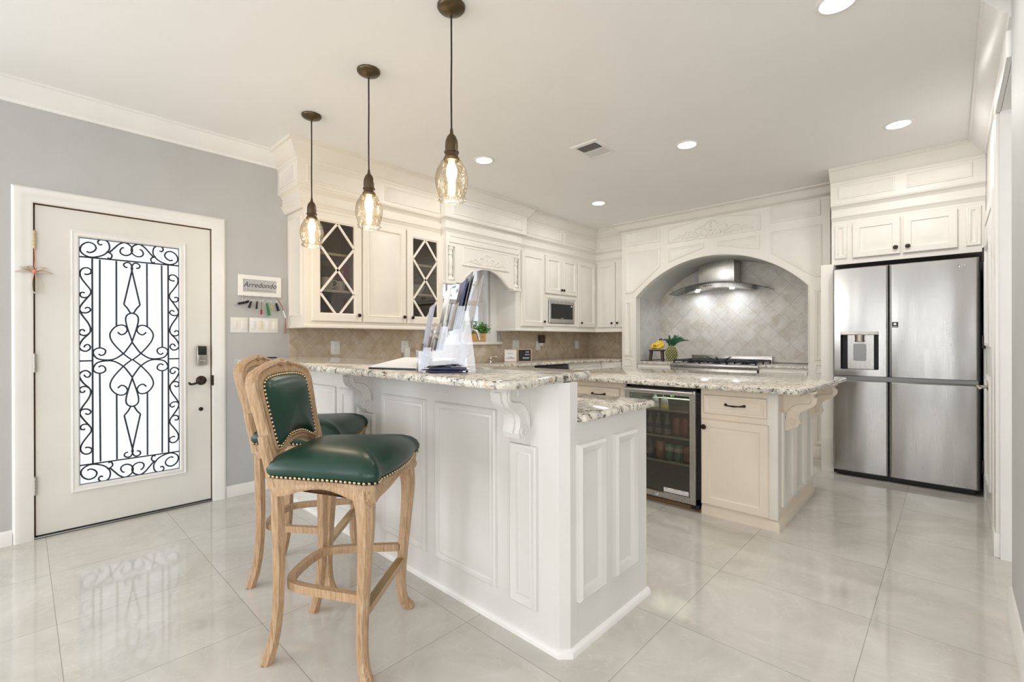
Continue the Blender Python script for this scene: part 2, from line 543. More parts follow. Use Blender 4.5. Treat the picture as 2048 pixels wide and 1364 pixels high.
class MB:
    def __init__(s):
        s.v, s.f = [], []

    def add(s, vs, fs):
        n = len(s.v)
        s.v += [tuple(x) for x in vs]
        s.f += [tuple(i + n for i in f) for f in fs]
        return s

    def box(s, x0, x1, y0, y1, z0, z1, bev=0, seg=2):
        if x1 < x0: x0, x1 = x1, x0
        if y1 < y0: y0, y1 = y1, y0
        if z1 < z0: z0, z1 = z1, z0
        if bev <= 0:
            v = [(x, y, z) for x in (x0, x1) for y in (y0, y1) for z in (z0, z1)]
            return s.add(v, [(0, 1, 3, 2), (4, 6, 7, 5), (0, 4, 5, 1), (2, 3, 7, 6), (0, 2, 6, 4), (1, 5, 7, 3)])
        bm = bmesh.new()
        bmesh.ops.create_cube(bm, size=1)
        for v in bm.verts:
            v.co = ((x0 + x1) / 2 + v.co.x * (x1 - x0), (y0 + y1) / 2 + v.co.y * (y1 - y0), (z0 + z1) / 2 + v.co.z * (z1 - z0))
        bev = min(bev, .49 * min(x1 - x0, y1 - y0, z1 - z0))
        bmesh.ops.bevel(bm, geom=list(bm.edges), offset=bev, segments=seg, profile=.5, affect='EDGES')
        return s.bm(bm)

    def bm(s, bm):
        bm.verts.index_update()
        s.add([v.co for v in bm.verts], [[v.index for v in f.verts] for f in bm.faces])
        bm.free()
        return s

    def fbox(s, fr, u0, u1, v0, v1, d0, d1, bev=0):
        """box in a frame"""
        t = MB().box(u0, u1, v0, v1, d0, d1, bev)
        return s.add([fr(*p) for p in t.v], t.f)

    def loops(s, loops, closed=True, cap0=False, cap1=False):
        n = len(loops[0])
        base = len(s.v)
        for lp in loops:
            s.v += [tuple(p) for p in lp]
        m = n if closed else n - 1
        for k in range(len(loops) - 1):
            for i in range(m):
                j = (i + 1) % n
                s.f.append((base + k * n + i, base + k * n + j, base + (k + 1) * n + j, base + (k + 1) * n + i))
        if cap0:
            s.f.append(tuple(base + i for i in reversed(range(n))))
        if cap1:
            s.f.append(tuple(base + (len(loops) - 1) * n + i for i in range(n)))
        return s

    def ring(s, fr, poly, prof, cap=True, cap0=False):
        """concentric loops: prof = [(inset, depth)...]"""
        poly = ccw(poly)
        lps = [[fr(u, v, d) for u, v in (inset_poly(poly, i) if i else poly)] for i, d in prof]
        return s.loops(lps, True, cap0, cap)

    def prism(s, fr, poly, d0, d1):
        poly = ccw(poly)
        return s.loops([[fr(u, v, d0) for u, v in poly], [fr(u, v, d1) for u, v in poly]], True, True, True)

    def slab(s, poly, z0, z1, e=.008):
        poly = ccw(poly)
        prof = [(e * 1.2, z0), (e * .35, z0 + e * .35), (0, z0 + e), (0, z1 - e), (e * .35, z1 - e * .35), (e * 1.2, z1)]
        fr = FZ(0)
        return s.ring(fr, poly, prof, True, True)

    def sweep(s, path, prof, closed=False, caps=True, side=1):
        """prof [(offset,z)] along a level path of (x,y); offset to the right of travel"""
        n = len(path)
        lps = []
        for i in range(n):
            p = Vector(path[i])
            ds = []
            if i > 0 or closed:
                ds.append((p - Vector(path[i - 1])).normalized())
            if i < n - 1 or closed:
                ds.append((Vector(path[(i + 1) % n]) - p).normalized())
            ns = [Vector((d.y, -d.x)) * side for d in ds]
            b = sum(ns, Vector((0, 0)))
            k = len(ns) / b.length_squared if len(ns) == 1 else 2 / b.length_squared
            lps.append([(p.x + b.x * k * o, p.y + b.y * k * o, z) for o, z in prof])
        if closed:
            lps.append(lps[0])
        return s.loops(lps, False if len(prof) < 3 else True, caps and not closed, caps and not closed)

    def lathe(s, c, prof, seg=20, axis=(0, 0, 1), cap=True):
        c = Vector(c)
        ax = Vector(axis).normalized()
        t = Vector((1, 0, 0)) if abs(ax.x) < .9 else Vector((0, 1, 0))
        a = ax.cross(t).normalized()
        b = ax.cross(a)
        lps = [[c + ax * z + (a * math.cos(2 * PI * k / seg) + b * math.sin(2 * PI * k / seg)) * r for k in range(seg)] for r, z in prof]
        return s.loops(lps, True, cap, cap)

    def tube(s, pts, r, seg=8, closed=False, caps=True, flat=1.0, up=None):
        pts = [Vector(p) for p in pts]
        n = len(pts)
        rs = r if isinstance(r, (list, tuple)) else [r] * n
        lps = []
        prev = None
        for i in range(n):
            if closed:
                t = pts[(i + 1) % n] - pts[i - 1]
            else:
                t = pts[min(i + 1, n - 1)] - pts[max(i - 1, 0)]
            if t.length < 1e-9:
                t = Vector((0, 0, 1))
            t.normalize()
            if up is not None:
                a = Vector(up) - t * Vector(up).dot(t)
                if a.length < 1e-6:
                    a = t.orthogonal()
            elif prev is None:
                a = t.orthogonal()
            else:
                a = prev - t * prev.dot(t)
                if a.length < 1e-6:
                    a = t.orthogonal()
            a.normalize()
            prev = a
            b = t.cross(a)
            ph = PI / seg
            lps.append([pts[i] + (a * math.cos(2 * PI * k / seg + ph) * flat + b * math.sin(2 * PI * k / seg + ph)) * rs[i] for k in range(seg)])
        if closed:
            lps.append(lps[0])
            return s.loops(lps, True)
        return s.loops(lps, True, caps, caps)

    def sphere(s, c, r, seg=12, rings=8, sc=(1, 1, 1)):
        c = Vector(c)
        lps = []
        for k in range(1, rings):
            th = PI * k / rings
            lps.append([(c.x + r * sc[0] * math.sin(th) * math.cos(2 * PI * j / seg), c.y + r * sc[1] * math.sin(th) * math.sin(2 * PI * j / seg), c.z - r * sc[2] * math.cos(th)) for j in range(seg)])
        return s.loops(lps, True, True, True)

    def xf(s, m):
        s.v = [tuple(m @ Vector(p)) for p in s.v]
        return s


def smooth_path(pts, n=6):
    pts = [Vector(p) for p in pts]
    out = []
    for i in range(len(pts) - 1):
        p0, p1, p2, p3 = pts[max(i - 1, 0)], pts[i], pts[i + 1], pts[min(i + 2, len(pts) - 1)]
        for k in range(n):
            t = k / n
            out.append(.5 * ((2 * p1) + (p2 - p0) * t + (2 * p0 - 5 * p1 + 4 * p2 - p3) * t * t + (3 * p1 - p0 - 3 * p2 + p3) * t ** 3))
    out.append(pts[-1])
    return out


def interp(vals, n):
    out = []
    for i in range(len(vals) - 1):
        for k in range(n):
            out.append(vals[i] + (vals[i + 1] - vals[i]) * k / n)
    out.append(vals[-1])
    return out


def tag(o, label=None, cat=None, group=None, kind=None):
    if label: o['label'] = label
    if cat: o['category'] = cat
    if group: o['group'] = group
    if kind: o['kind'] = kind
    return o


def thing(name, label, cat, loc=(0, 0, 0), rz=0, group=None, kind=None):
    o = bpy.data.objects.new(name, None)
    o.empty_display_size = .05
    COL.objects.link(o)
    o.location = loc
    o.rotation_euler = (0, 0, rz)
    ORG[o.name] = Vector(loc) if rz == 0 else Vector((0, 0, 0))
    return tag(o, label, cat, group, kind)


def build(name, mb, m, parent=None, smooth=True, ang=38, label=None):
    """links the collected geometry as one mesh; world coordinates (or the thing's own if it is turned)"""
    off = ORG.get(parent.name, Vector((0, 0, 0))) if parent else Vector((0, 0, 0))
    me = bpy.data.meshes.new(name)
    me.from_pydata([(p[0] - off.x, p[1] - off.y, p[2] - off.z) for p in mb.v], [], mb.f)
    b = bmesh.new()
    b.from_mesh(me)
    bmesh.ops.recalc_face_normals(b, faces=b.faces)
    b.to_mesh(me)
    b.free()
    if smooth:
        me.polygons.foreach_set('use_smooth', [True] * len(me.polygons))
        me.set_sharp_from_angle(angle=math.radians(ang))
    me.materials.append(m)
    o = bpy.data.objects.new(name, me)
    COL.objects.link(o)
    if parent:
        o.parent = parent
    ORG[o.name] = off
    if label:
        o['label'] = label
    return o


def single(name, mb, m, label, cat, group=None, kind=None, smooth=True, base=None, ang=38):
    """a thing that is one mesh, with its origin at its base"""
    vs = mb.v
    if base is None:
        xs, ys, zs = zip(*vs)
        base = ((min(xs) + max(xs)) / 2, (min(ys) + max(ys)) / 2, min(zs))
    t = MB().add([(p[0] - base[0], p[1] - base[1], p[2] - base[2]) for p in vs], mb.f)
    o = build(name, t, m, None, smooth, ang)
    o.location = base
    ORG[o.name] = Vector(base)
    return tag(o, label, cat, group, kind)


def struct(name, mb, m, parent=None, smooth=True, label=None, ang=38):
    o = build(name, mb, m, parent, smooth, ang)
    if parent is None:
        o['kind'] = 'structure'
        o['label'] = label or name.replace('_', ' ')
        o['category'] = name.split('_')[0]
    return o


def dup(root, loc, rz=None, label=None, group=None):
    """a copy of a thing with copies of its parts and sub-parts"""
    r = root.copy()
    COL.objects.link(r)
    r.location = loc
    if rz is not None:
        r.rotation_euler = (0, 0, rz)
    if label: r['label'] = label
    if group: r['group'] = group
    for ch in list(root.children):
        c = ch.copy()
        COL.objects.link(c)
        c.parent = r
        for g in ch.children:
            d = g.copy()
            COL.objects.link(d)
            d.parent = c
    return r


def text_mb(s, size, fr, u, v, d=0, shear=0, align='CENTER', thick=.0004, sx=1):
    cu = bpy.data.curves.new('tmp', 'FONT')
    cu.body = s
    cu.size = size
    cu.align_x = align
    cu.align_y = 'CENTER'
    cu.shear = shear
    cu.extrude = thick
    cu.resolution_u = 3
    o = bpy.data.objects.new('tmp', cu)
    COL.objects.link(o)
    dg = bpy.context.evaluated_depsgraph_get()
    me = bpy.data.meshes.new_from_object(o.evaluated_get(dg))
    mb = MB().add([fr(u + p.co.x * sx, v + p.co.y, d + p.co.z) for p in me.vertices], [tuple(f.vertices) for f in me.polygons])
    bpy.data.objects.remove(o)
    bpy.data.curves.remove(cu)
    bpy.data.meshes.remove(me)
    return mb


# common profiles
RAISED = [(0, 0), (0, .016), (.004, .020), (.050, .020), (.053, .023), (.057, .021), (.063, .008), (.072, .008), (.108, .021)]
RAISED_S = [(0, 0), (0, .016), (.004, .020), (.022, .020), (.027, .011), (.032, .011), (.046, .019)]
MOULD = [(0, 0), (.002, .010), (.010, .014), (.018, .010), (.024, .013), (.034, .004), (.038, .0015)]
INSETP = [(0, 0), (.001, .007), (.010, .009), (.016, .004), (.022, .0015)]


def knob(parent, c, axis, name='knob', r=.016):
    return build(name, MB().lathe(c, [(.006, 0), (.006, .010), (r * .75, .013), (r, .019), (r * .85, .026), (r * .3, .029)], 14, axis), M_BRONZE, parent)


def pull(parent, fr, u, v, w=.10, name='handle'):
    mb = MB()
    pts = [fr(u - w / 2, v, .004), fr(u - w / 2 + .004, v, .022), fr(u - w * .25, v - .003, .026), fr(u, v - .004, .027), fr(u + w * .25, v - .003, .026), fr(u + w / 2 - .004, v, .022), fr(u + w / 2, v, .004)]
    mb.tube(smooth_path(pts, 5), interp([.007, .006, .004, .006, .004, .006, .007], 5), 8)
    for s in (-1, 1):
        mb.lathe(fr(u + s * w / 2, v, .0), [(.010, 0), (.010, .004), (.006, .008)], 10, fr.D)
    return build(name, mb, M_BRONZE, parent)


def carve(fr, cu, cv, w, h, d=.0):
    """relief of mirrored scrolls and leaves, half sunk into the panel"""
    mb = MB()

    def scroll(pts, r0, r1):
        p = smooth_path([fr(cu + a * w / 2, cv + b * h, d + .001) for a, b in pts], 5)
        n = len(p)
        mb.tube(p, [r0 + (r1 - r0) * i / (n - 1) for i in range(n)], 6)

    R = h * .085
    for s in (-1, 1):
        scroll([(s * .02, .10), (s * .10, .42), (s * .22, .62), (s * .36, .55), (s * .38, .32), (s * .28, .22), (s * .22, .36), (s * .28, .44)], R, R * .5)
        scroll([(s * .0, .95), (s * .10, .88), (s * .16, .72), (s * .26, .70), (s * .34, .80)], R * .8, R * .4)
        scroll([(s * .36, .18), (s * .48, .40), (s * .58, .48), (s * .66, .36), (s * .60, .22), (s * .54, .30)], R * .9, R * .45)
        scroll([(s * .30, .06), (s * .5, .13), (s * .68, .16), (s * .82, .22), (s * .92, .14), (s * .99, .10)], R, R * .4)
        scroll([(s * .64, .14), (s * .72, .32), (s * .80, .34), (s * .84, .24)], R * .7, R * .4)
        for k in range(9):
            t = k / 8
            q = fr(cu + s * (.12 + .80 * t) * w / 2, cv + h * (.06 + .10 * math.sin(t * 9) ** 2), d)
            mb.sphere(q, R * (1.2 - .6 * t), 6, 5)
    for k in range(5):
        mb.sphere(fr(cu, cv + h * (.1 + .17 * k), d), R * (1.3 - .1 * k), 8, 5)
    return mb

# ================================================================== SHELL
XL, YR, ZC = -4.04, 6.0, 2.74
XR = .20
struct('floor', MB().box(-4.2, 3.55, -4.5, 6.4, -.1, 0), M_FLOOR, label='polished cream tile floor')
struct('ceiling', MB().box(-4.2, 3.55, -4.5, 6.4, ZC, ZC + .1), M_CEIL, label='flat white ceiling')


def wall_with_holes(fr, u0, u1, v0, v1, holes, t):
    """wall slab of thickness t behind frame plane with rectangular holes (a,b,c,d)"""
    mb = MB()
    us = sorted({u0, u1, *[h[0] for h in holes], *[h[1] for h in holes]})
    for a, b in zip(us[:-1], us[1:]):
        hs = sorted([h for h in holes if h[0] <= a + 1e-6 and h[1] >= b - 1e-6], key=lambda h: h[2])
        z = v0
        for h in hs:
            if h[2] > z:
                mb.fbox(fr, a, b, z, h[2], -t, 0)
            z = h[3]
        if z < v1:
            mb.fbox(fr, a, b, z, v1, -t, 0)
    return mb


DY0, DY1, DZ1 = .05, .984, 2.042
WY0, WY1, WZ0, WZ1 = 3.02, 3.86, 1.18, 2.12
struct('wall_left', wall_with_holes(FX(XL), -4.5, 6.4, 0, ZC, [(DY0, DY1, 0, DZ1), (WY0, WY1, WZ0, WZ1), (-3.6, -1.2, .4, 2.5)], .16), M_WALL, label='grey painted wall with the front door')
struct('wall_range', MB().box(-4.04, -3.1, 6.0, 6.4, 0, ZC).box(-3.1, .36, 6.215, 6.4, 0, ZC).box(-.87, .36, 5.85, 6.215, 0, ZC), M_WALL, label='wall behind the cooking alcove')
struct('wall_right', MB().box(XR, XR + .15, 3.68, 5.85, 0, ZC).box(XR, XR + .15, 2.98, 3.68, 2.44, ZC), M_TRIM, label='white wall beside the refrigerator')
struct('wall_right_near', MB().box(XR - .006, XR + .15, 1.95, 2.98, 0, ZC), M_WALL, label='grey wall end at the right of the floor')
struct('wall_back', wall_with_holes(FY(-4.4, 1), -4.2, 3.55, 0, ZC, [(-3.9, -2.5, .4, 2.5), (-.44, -.24, .1, 2.4), (1.0, 3.2, .4, 2.5)], .1), M_WALL, label='living room wall behind the viewer')
struct('wall_side', wall_with_holes(FX(3.45, -1), -4.4, 6.4, 0, ZC, [(-3.7, -.3, .35, 2.55)], .1), M_WALL, label='living room side wall')

# crown moulding of the room
CROWN = [(0, 2.615), (.012, 2.615), (.014, 2.635), (.030, 2.645), (.055, 2.675), (.080, 2.708), (.088, 2.722), (.100, 2.726), (.100, 2.74), (0, 2.74)]
struct('trim_crown_left', MB().sweep([(XL, -4.4), (XL, 1.47)], CROWN), M_TRIM, label='white crown moulding over the front door wall')
struct('trim_crown_right', MB().sweep([(XR, 5.06), (XR, 2.985)], CROWN), M_TRIM, label='white crown moulding over the right wall')
BASEB = [(0, 0), (.016, 0), (.016, .055), (.012, .066), (.012, .074), (.005, .085), (0, .085)]
struct('baseboard_left', MB().sweep([(XL, -4.4), (XL, -.04)], BASEB), M_TRIM, label='white baseboard left of the front door')
struct('baseboard_middle', MB().sweep([(XL, 1.075), (XL, 1.398)], BASEB), M_TRIM, label='white baseboard between front door and breakfast bar')
struct('baseboard_right', MB().sweep([(XR - .006, 2.98), (XR - .006, 1.95)], [(0, 0), (.016, 0), (.016, .08), (.010, .095), (.010, .104), (.004, .115), (0, .115)]), M_TRIM, label='white baseboard of the near grey wall')

# ---------------------------------------------------------------- front door
d1 = thing('door_1', 'cream front door with scrolled iron glass panel', 'door', (XL, .517, 0), kind='structure')
fr = FX(XL)
mb = MB()
for (a, b, c, d) in ((-.035, DY0, 0, 2.13), (DY1, 1.075, 0, 2.13), (DY0, DY1, DZ1, 2.13)):
    pass
# casing: a moulded U around the opening
prof = [(0, 0), (0, .014), (.012, .020), (.040, .018), (.055, .024), (.078, .022), (.090, .010), (.090, 0)]


def casing(mb, fr, u0, u1, v1, prof, v0=0):
    lps = []
    for ins, d in prof:
        k = ins
        lps.append([fr(u0 - k, v0, d), fr(u0 - k, v1 + k, d), fr(u1 + k, v1 + k, d), fr(u1 + k, v0, d)])
    return mb.loops(lps, False)


build('casing', casing(MB(), fr, DY0, DY1, DZ1, prof), M_TRIM, d1)
mb = MB()
for a, b, c, d in ((DY0 - .0, DY0 + .003, 0, DZ1), (DY1 - .003, DY1, 0, DZ1), (DY0, DY1, DZ1 - .003, DZ1)):
    mb.fbox(fr, a, b, c, d, -.14, 0)
mb.fbox(fr, DY0 + .003, DY0 + .018, 0, DZ1, -.14, -.055).fbox(fr, DY1 - .018, DY1 - .003, 0, DZ1, -.14, -.055).fbox(fr, DY0, DY1, DZ1 - .018, DZ1 - .003, -.14, -.055)
build('jamb', mb, M_KICK, d1)
build('threshold', MB().fbox(fr, DY0 - .02, DY1 + .02, 0, .012, -.15, .012, .004), M_STEELDK, d1)
GY0, GY1, GZ0, GZ1 = .250, .788, .277, 1.872
mb = MB()
SY0, SY1, SZ0, SZ1 = .058, .977, .018, 2.034
for a, b, c, d in ((SY0, GY0, SZ0, SZ1), (GY1, SY1, SZ0, SZ1), (GY0, GY1, SZ0, GZ0), (GY0, GY1, GZ1, SZ1)):
    mb.fbox(fr, a, b, c, d, -.05, -.006)
slab = build('door_slab', mb, M_DOOR, d1)
build('glazing_frame', MB().ring(fr, rect(GY0 - .036, GY1 + .036, GZ0 - .036, GZ1 + .036), [(0, -.006), (.002, .006), (.008, .010), (.016, .004), (.024, .008), (.034, .006), (.040, -.002), (.040, -.03)], False), M_TRIM, d1)
build('glass_pane', MB().fbox(fr, GY0, GY1, GZ0, GZ1, -.030, -.024), M_FROST, d1)
# iron scrollwork
ir = MB()
gw, gh = GY1 - GY0, GZ1 - GZ0
gc = (GY0 + GY1) / 2
IR = .0050


def irn(pts, n=7):
    # pts in pane units: u 0..1 across, v 0..1 from the bottom
    p = [fr(GY0 + a * gw, GZ0 + b * gh, -.015) for a, b in pts]
    ir.tube(smooth_path(p, n) if len(p) > 2 else p, IR, 6)


def mirror4(pts, n=7, both=True):
    for sx in (0, 1):
        for sy in ((0, 1) if both else (0,)):
            irn([(1 - a if sx else a, 1 - b if sy else b) for a, b in pts], n)


def spiral(cx, cy, r0, r1, a0, turns, asp=gw / gh, steps=12):
    out = []
    for k in range(steps + 1):
        t = k / steps
        r = r0 + (r1 - r0) * t
        th = a0 + turns * 2 * PI * t
        out.append((cx + r * math.cos(th), cy + r * math.sin(th) * asp))
    return out


ASP = gw / gh
IRON = {
'spiral': [(0.076, 0.944), (0.102, 0.94), (0.141, 0.947), (0.162, 0.961), (0.141, 0.976), (0.089, 0.981), (0.039, 0.969), (0.019, 0.95), (0.037, 0.934), (0.089, 0.923), (0.154, 0.924), (0.234, 0.937), (0.283, 0.961), (0.277, 0.987), (0.238, 0.999), (0.197, 0.997), (0.177, 0.986), (0.195, 0.976), (0.217, 0.979)],
'second': [(0.283, 0.948), (0.331, 0.969), (0.375, 0.987), (0.429, 0.997), (0.487, 0.986), (0.506, 0.968), (0.487, 0.951), (0.444, 0.943), (0.401, 0.947), (0.385, 0.959), (0.401, 0.972), (0.422, 0.975)],
'small': [(0.255, 0.95), (0.286, 0.947), (0.307, 0.939), (0.303, 0.928), (0.283, 0.922), (0.27, 0.927)],
'chain1': [(0.056, 0.852), (0.078, 0.85), (0.108, 0.855), (0.117, 0.866), (0.095, 0.876), (0.056, 0.876), (0.026, 0.866), (0.017, 0.851), (0.032, 0.832), (0.074, 0.808), (0.106, 0.791), (0.112, 0.776), (0.091, 0.761), (0.061, 0.756), (0.035, 0.757), (0.017, 0.765), (0.022, 0.774), (0.043, 0.777), (0.058, 0.774)],
'chain2': [(0.102, 0.767), (0.048, 0.738), (0.017, 0.718), (0.013, 0.706), (0.03, 0.696), (0.074, 0.695), (0.106, 0.703), (0.104, 0.713), (0.082, 0.717), (0.059, 0.712)],
'chain3': [(0.017, 0.7), (0.035, 0.685), (0.084, 0.656), (0.106, 0.636), (0.106, 0.618), (0.08, 0.606), (0.046, 0.603), (0.017, 0.608), (0.009, 0.616), (0.022, 0.625), (0.046, 0.626), (0.058, 0.619)],
'chain4': [(0.093, 0.609), (0.046, 0.59), (0.017, 0.571), (0.007, 0.556), (0.028, 0.544), (0.067, 0.539), (0.1, 0.547), (0.106, 0.557), (0.089, 0.566), (0.063, 0.564), (0.05, 0.555)],
'curl': [(0.457, 0.892), (0.429, 0.895), (0.42, 0.905), (0.444, 0.913), (0.48, 0.912), (0.5, 0.898), (0.506, 0.885)],
'spear': [(0.507, 0.894), (0.42, 0.735)],
'spear2': [(0.42, 0.735), (0.455, 0.719), (0.485, 0.698)],
'drop': [(0.504, 0.7), (0.455, 0.692), (0.437, 0.672), (0.455, 0.635), (0.502, 0.576), (0.548, 0.544), (0.589, 0.524), (0.675, 0.503), (0.751, 0.497)],
'dropB': [(0.502, 0.576), (0.455, 0.548), (0.413, 0.527), (0.327, 0.505), (0.238, 0.502), (0.164, 0.51), (0.132, 0.532), (0.151, 0.547), (0.199, 0.552), (0.243, 0.543), (0.238, 0.528), (0.208, 0.521), (0.18, 0.527)],
'heart': [(0.359, 0.618), (0.392, 0.607), (0.433, 0.613), (0.452, 0.629), (0.428, 0.645), (0.377, 0.647), (0.322, 0.634), (0.286, 0.607), (0.314, 0.573), (0.413, 0.527), (0.498, 0.499)],
'v1': [(0.195, 0.915), (0.191, 0.552)],
'v2': [(0.349, 0.916), (0.348, 0.644)],
'h': [(0.007, 0.5), (0.117, 0.497)],
'b': [(0.128, 0.917), (0.123, 0.699)],
'top': [(0.011, 0.918), (1.002, 0.919)],
}
for v in (.080, .920, .002, .998):
    irn([(0, v), (1, v)])
for u in (.004, .996):
    irn([(u, 0), (u, 1)])
for u in (.126, .874):
    irn([(u, .08), (u, .92)])
irn([(0, .5), (.126, .5)])
irn([(.874, .5), (1, .5)])
for k in ('spiral', 'second', 'small', 'chain1', 'chain2', 'chain3', 'chain4', 'curl', 'spear', 'spear2', 'dropB', 'heart', 'v1', 'v2'):
    mirror4(IRON[k], 4)
mirror4(IRON['drop'][:5], 4)
build('iron_scrollwork', ir, M_GRILLE, d1)
# hinges, lock, lever
for k, (z0, z1) in enumerate(((1.765, 1.872), (1.016, 1.125), (.271, .377))):
    mbh = MB()
    n = 5
    for j in range(n):
        a, b = z0 + (z1 - z0) * j / n, z0 + (z1 - z0) * (j + .94) / n
        mbh.lathe(fr(DY0 + .004, a, .006), [(.0085, 0), (.0085, b - a)], 10)
    mbh.lathe(fr(DY0 + .004, z0 - .004, .006), [(.004, 0), (.006, .004)], 8).lathe(fr(DY0 + .004, z1, .006), [(.006, 0), (.004, .005)], 8)
    build('hinge', mbh, M_BRASS if k == 0 else M_NICKEL, d1)
kp = build('keypad_lock', MB().fbox(fr, .886, .950, 1.022, 1.168, -.006, .022, .006), M_NICKEL, d1)
build('touch_screen', MB().fbox(fr, .891, .946, 1.098, 1.164, .018, .0245, .003), M_BLACK, kp)
build('thumb_turn', MB().fbox(fr, .905, .940, 1.052, 1.060, .02, .036, .003), M_NICKEL, kp)
hd = build('lever_handle', MB().lathe(fr(.917, .909, -.006), [(.034, 0), (.034, .004), (.028, .012), (.016, .018), (.012, .040), (.013, .050), (.006, .054)], 20, (1, 0, 0)).tube(smooth_path([fr(.917, .909, .044), fr(.895, .905, .05), (fr(.865, .892, .05)), fr(.842, .888, .05), fr(.832, .895, .05), fr(.836, .902, .05)], 5), interp([.010, .009, .0075, .0075, .007, .009], 5), 10), M_BRONZE, d1)
build('latch_cylinder', MB().lathe(fr(.915, .697, -.006), [(.014, 0), (.014, .004), (.006, .006)], 14, (1, 0, 0)), M_BRONZE, d1)
build('strike_plate', MB().fbox(fr, DY1 - .004, DY1 + .008, .868, .945, -.004, .0215, .003), M_BRONZE, d1)

# ribbon ornament on the top hinge
hc = thing('hanging_ornament', 'linen ribbon flower with coral centre hanging from the top door hinge', 'decoration', (XL, .054, 1.50))
mb = MB()
mb.tube([fr(.056, 1.765, .016), fr(.058, 1.70, .017), fr(.055, 1.645, .018)], .0018, 6)
build('cord', mb, M_PINK, hc)
mb = MB()
for a in (-2.9, -.25, 2.4, .9, 1.9):
    q = [fr(.055, 1.622, .020), fr(.055 + .045 * math.cos(a), 1.622 + .02 * math.sin(a) + .008, .030), fr(.055 + .085 * math.cos(a), 1.622 + .035 * math.sin(a), .022)]
    mb.tube(smooth_path(q, 4), interp([.010, .012, .002], 4), 6, flat=.3)
q = [fr(.055, 1.62, .018), fr(.045, 1.55, .024), fr(.050, 1.50, .026), fr(.066, 1.505, .030), fr(.068, 1.56, .026), fr(.056, 1.62, .02)]
mb.tube(smooth_path(q, 4), .011, 6, flat=.25, up=(0, 1, 0))
build('ribbon', mb, M_LINEN, hc)
build('flower_centre', MB().sphere(fr(.055, 1.622, .032), .011, 10, 8), M_PINK, hc)

# ---------------------------------------------------------------- kitchen window
w1 = thing('window_1', 'white double-hung window behind the faucet', 'window', (XL, 3.44, WZ0), kind='structure')
mb = MB()
for a, b, c, d in ((WY0, WY0 + .02, WZ0, WZ1), (WY1 - .02, WY1, WZ0, WZ1), (WY0, WY1, WZ1 - .02, WZ1), (WY0, WY1, WZ0, WZ0 + .012)):
    mb.fbox(fr, a, b, c, d, -.16, .0)
build('jamb', mb, M_TRIM, w1)
build('casing', MB().ring(fr, rect(WY0 - .10, WY1 + .13, WZ0 - .0, WZ1 + .09), [(0, 0), (0, .016), (.02, .022), (.06, .018), (.08, .022), (.105, .012), (.105, 0)], False), M_TRIM, w1)
for nm, z0, z1, d in (('lower_sash', WZ0 + .01, 1.655, -.105), ('upper_sash', 1.635, WZ1 - .02, -.135)):
    s = MB().ring(Frame(fr(0, 0, d), fr.U, fr.V, fr.D), rect(WY0 + .02, WY1 - .02, z0, z1), [(0, 0), (0, .026), (.034, .026), (.040, .012), (.040, 0)], False)
    a, b = WY0 + .06, WY1 - .06
    for u in (a + (b - a) / 3, a + 2 * (b - a) / 3):
        s.fbox(fr, u - .009, u + .009, z0 + .03, z1 - .03, d + .004, d + .018)
    zm = (z0 + z1) / 2
    s.fbox(fr, a - .02, b + .02, zm - .009, zm + .009, d + .004, d + .018)
    so = build(nm, s, M_TRIM, w1)
    build('pane', MB().fbox(fr, a - .03, b + .03, z0 + .03, z1 - .03, d + .008, d + .011), M_WINGLASS, so)
build('sill', MB().box(XL - .10, XL + .045, WY0 - .12, WY1 + .20, WZ0 - .030, WZ0 + .004, .008), M_TRIM, w1)
# outside
mb = MB()
mb.tube(smooth_path([(-5.6, 2.9, -.3), (-5.75, 3.6, .9), (-5.9, 4.15, 1.75), (-6.1, 4.8, 2.6), (-6.2, 5.2, 3.4)], 6), interp([.20, .17, .14, .11, .08], 6), 12)
mb.tube(smooth_path([(-5.9, 4.15, 1.75), (-6.0, 4.1, 2.3), (-6.2, 3.9, 3.0)], 5), interp([.08, .06, .03], 5), 8)
tr = thing('tree', 'pale leaning tree trunk seen through the kitchen window', 'tree', (-5.6, 2.9, -.3))
build('trunk', mb, M_TRUNK, tr)
mb = MB()
rnd = random.Random(3)
for k in range(160):
    c = Vector((-6.2 + rnd.uniform(-.4, .4), 3.9 + rnd.uniform(-.5, 1.3), 2.35 + rnd.uniform(-.45, .9)))
    a, b = Vector((rnd.gauss(0, 1), rnd.gauss(0, 1), rnd.gauss(0, 1))).normalized() * .05, Vector((rnd.gauss(0, 1), rnd.gauss(0, 1), rnd.gauss(0, 1))).normalized() * .025
    mb.add([c - a, c + b, c + a, c - b], [(0, 1, 2, 3)])
build('foliage', mb, M_OUTLEAF, tr)

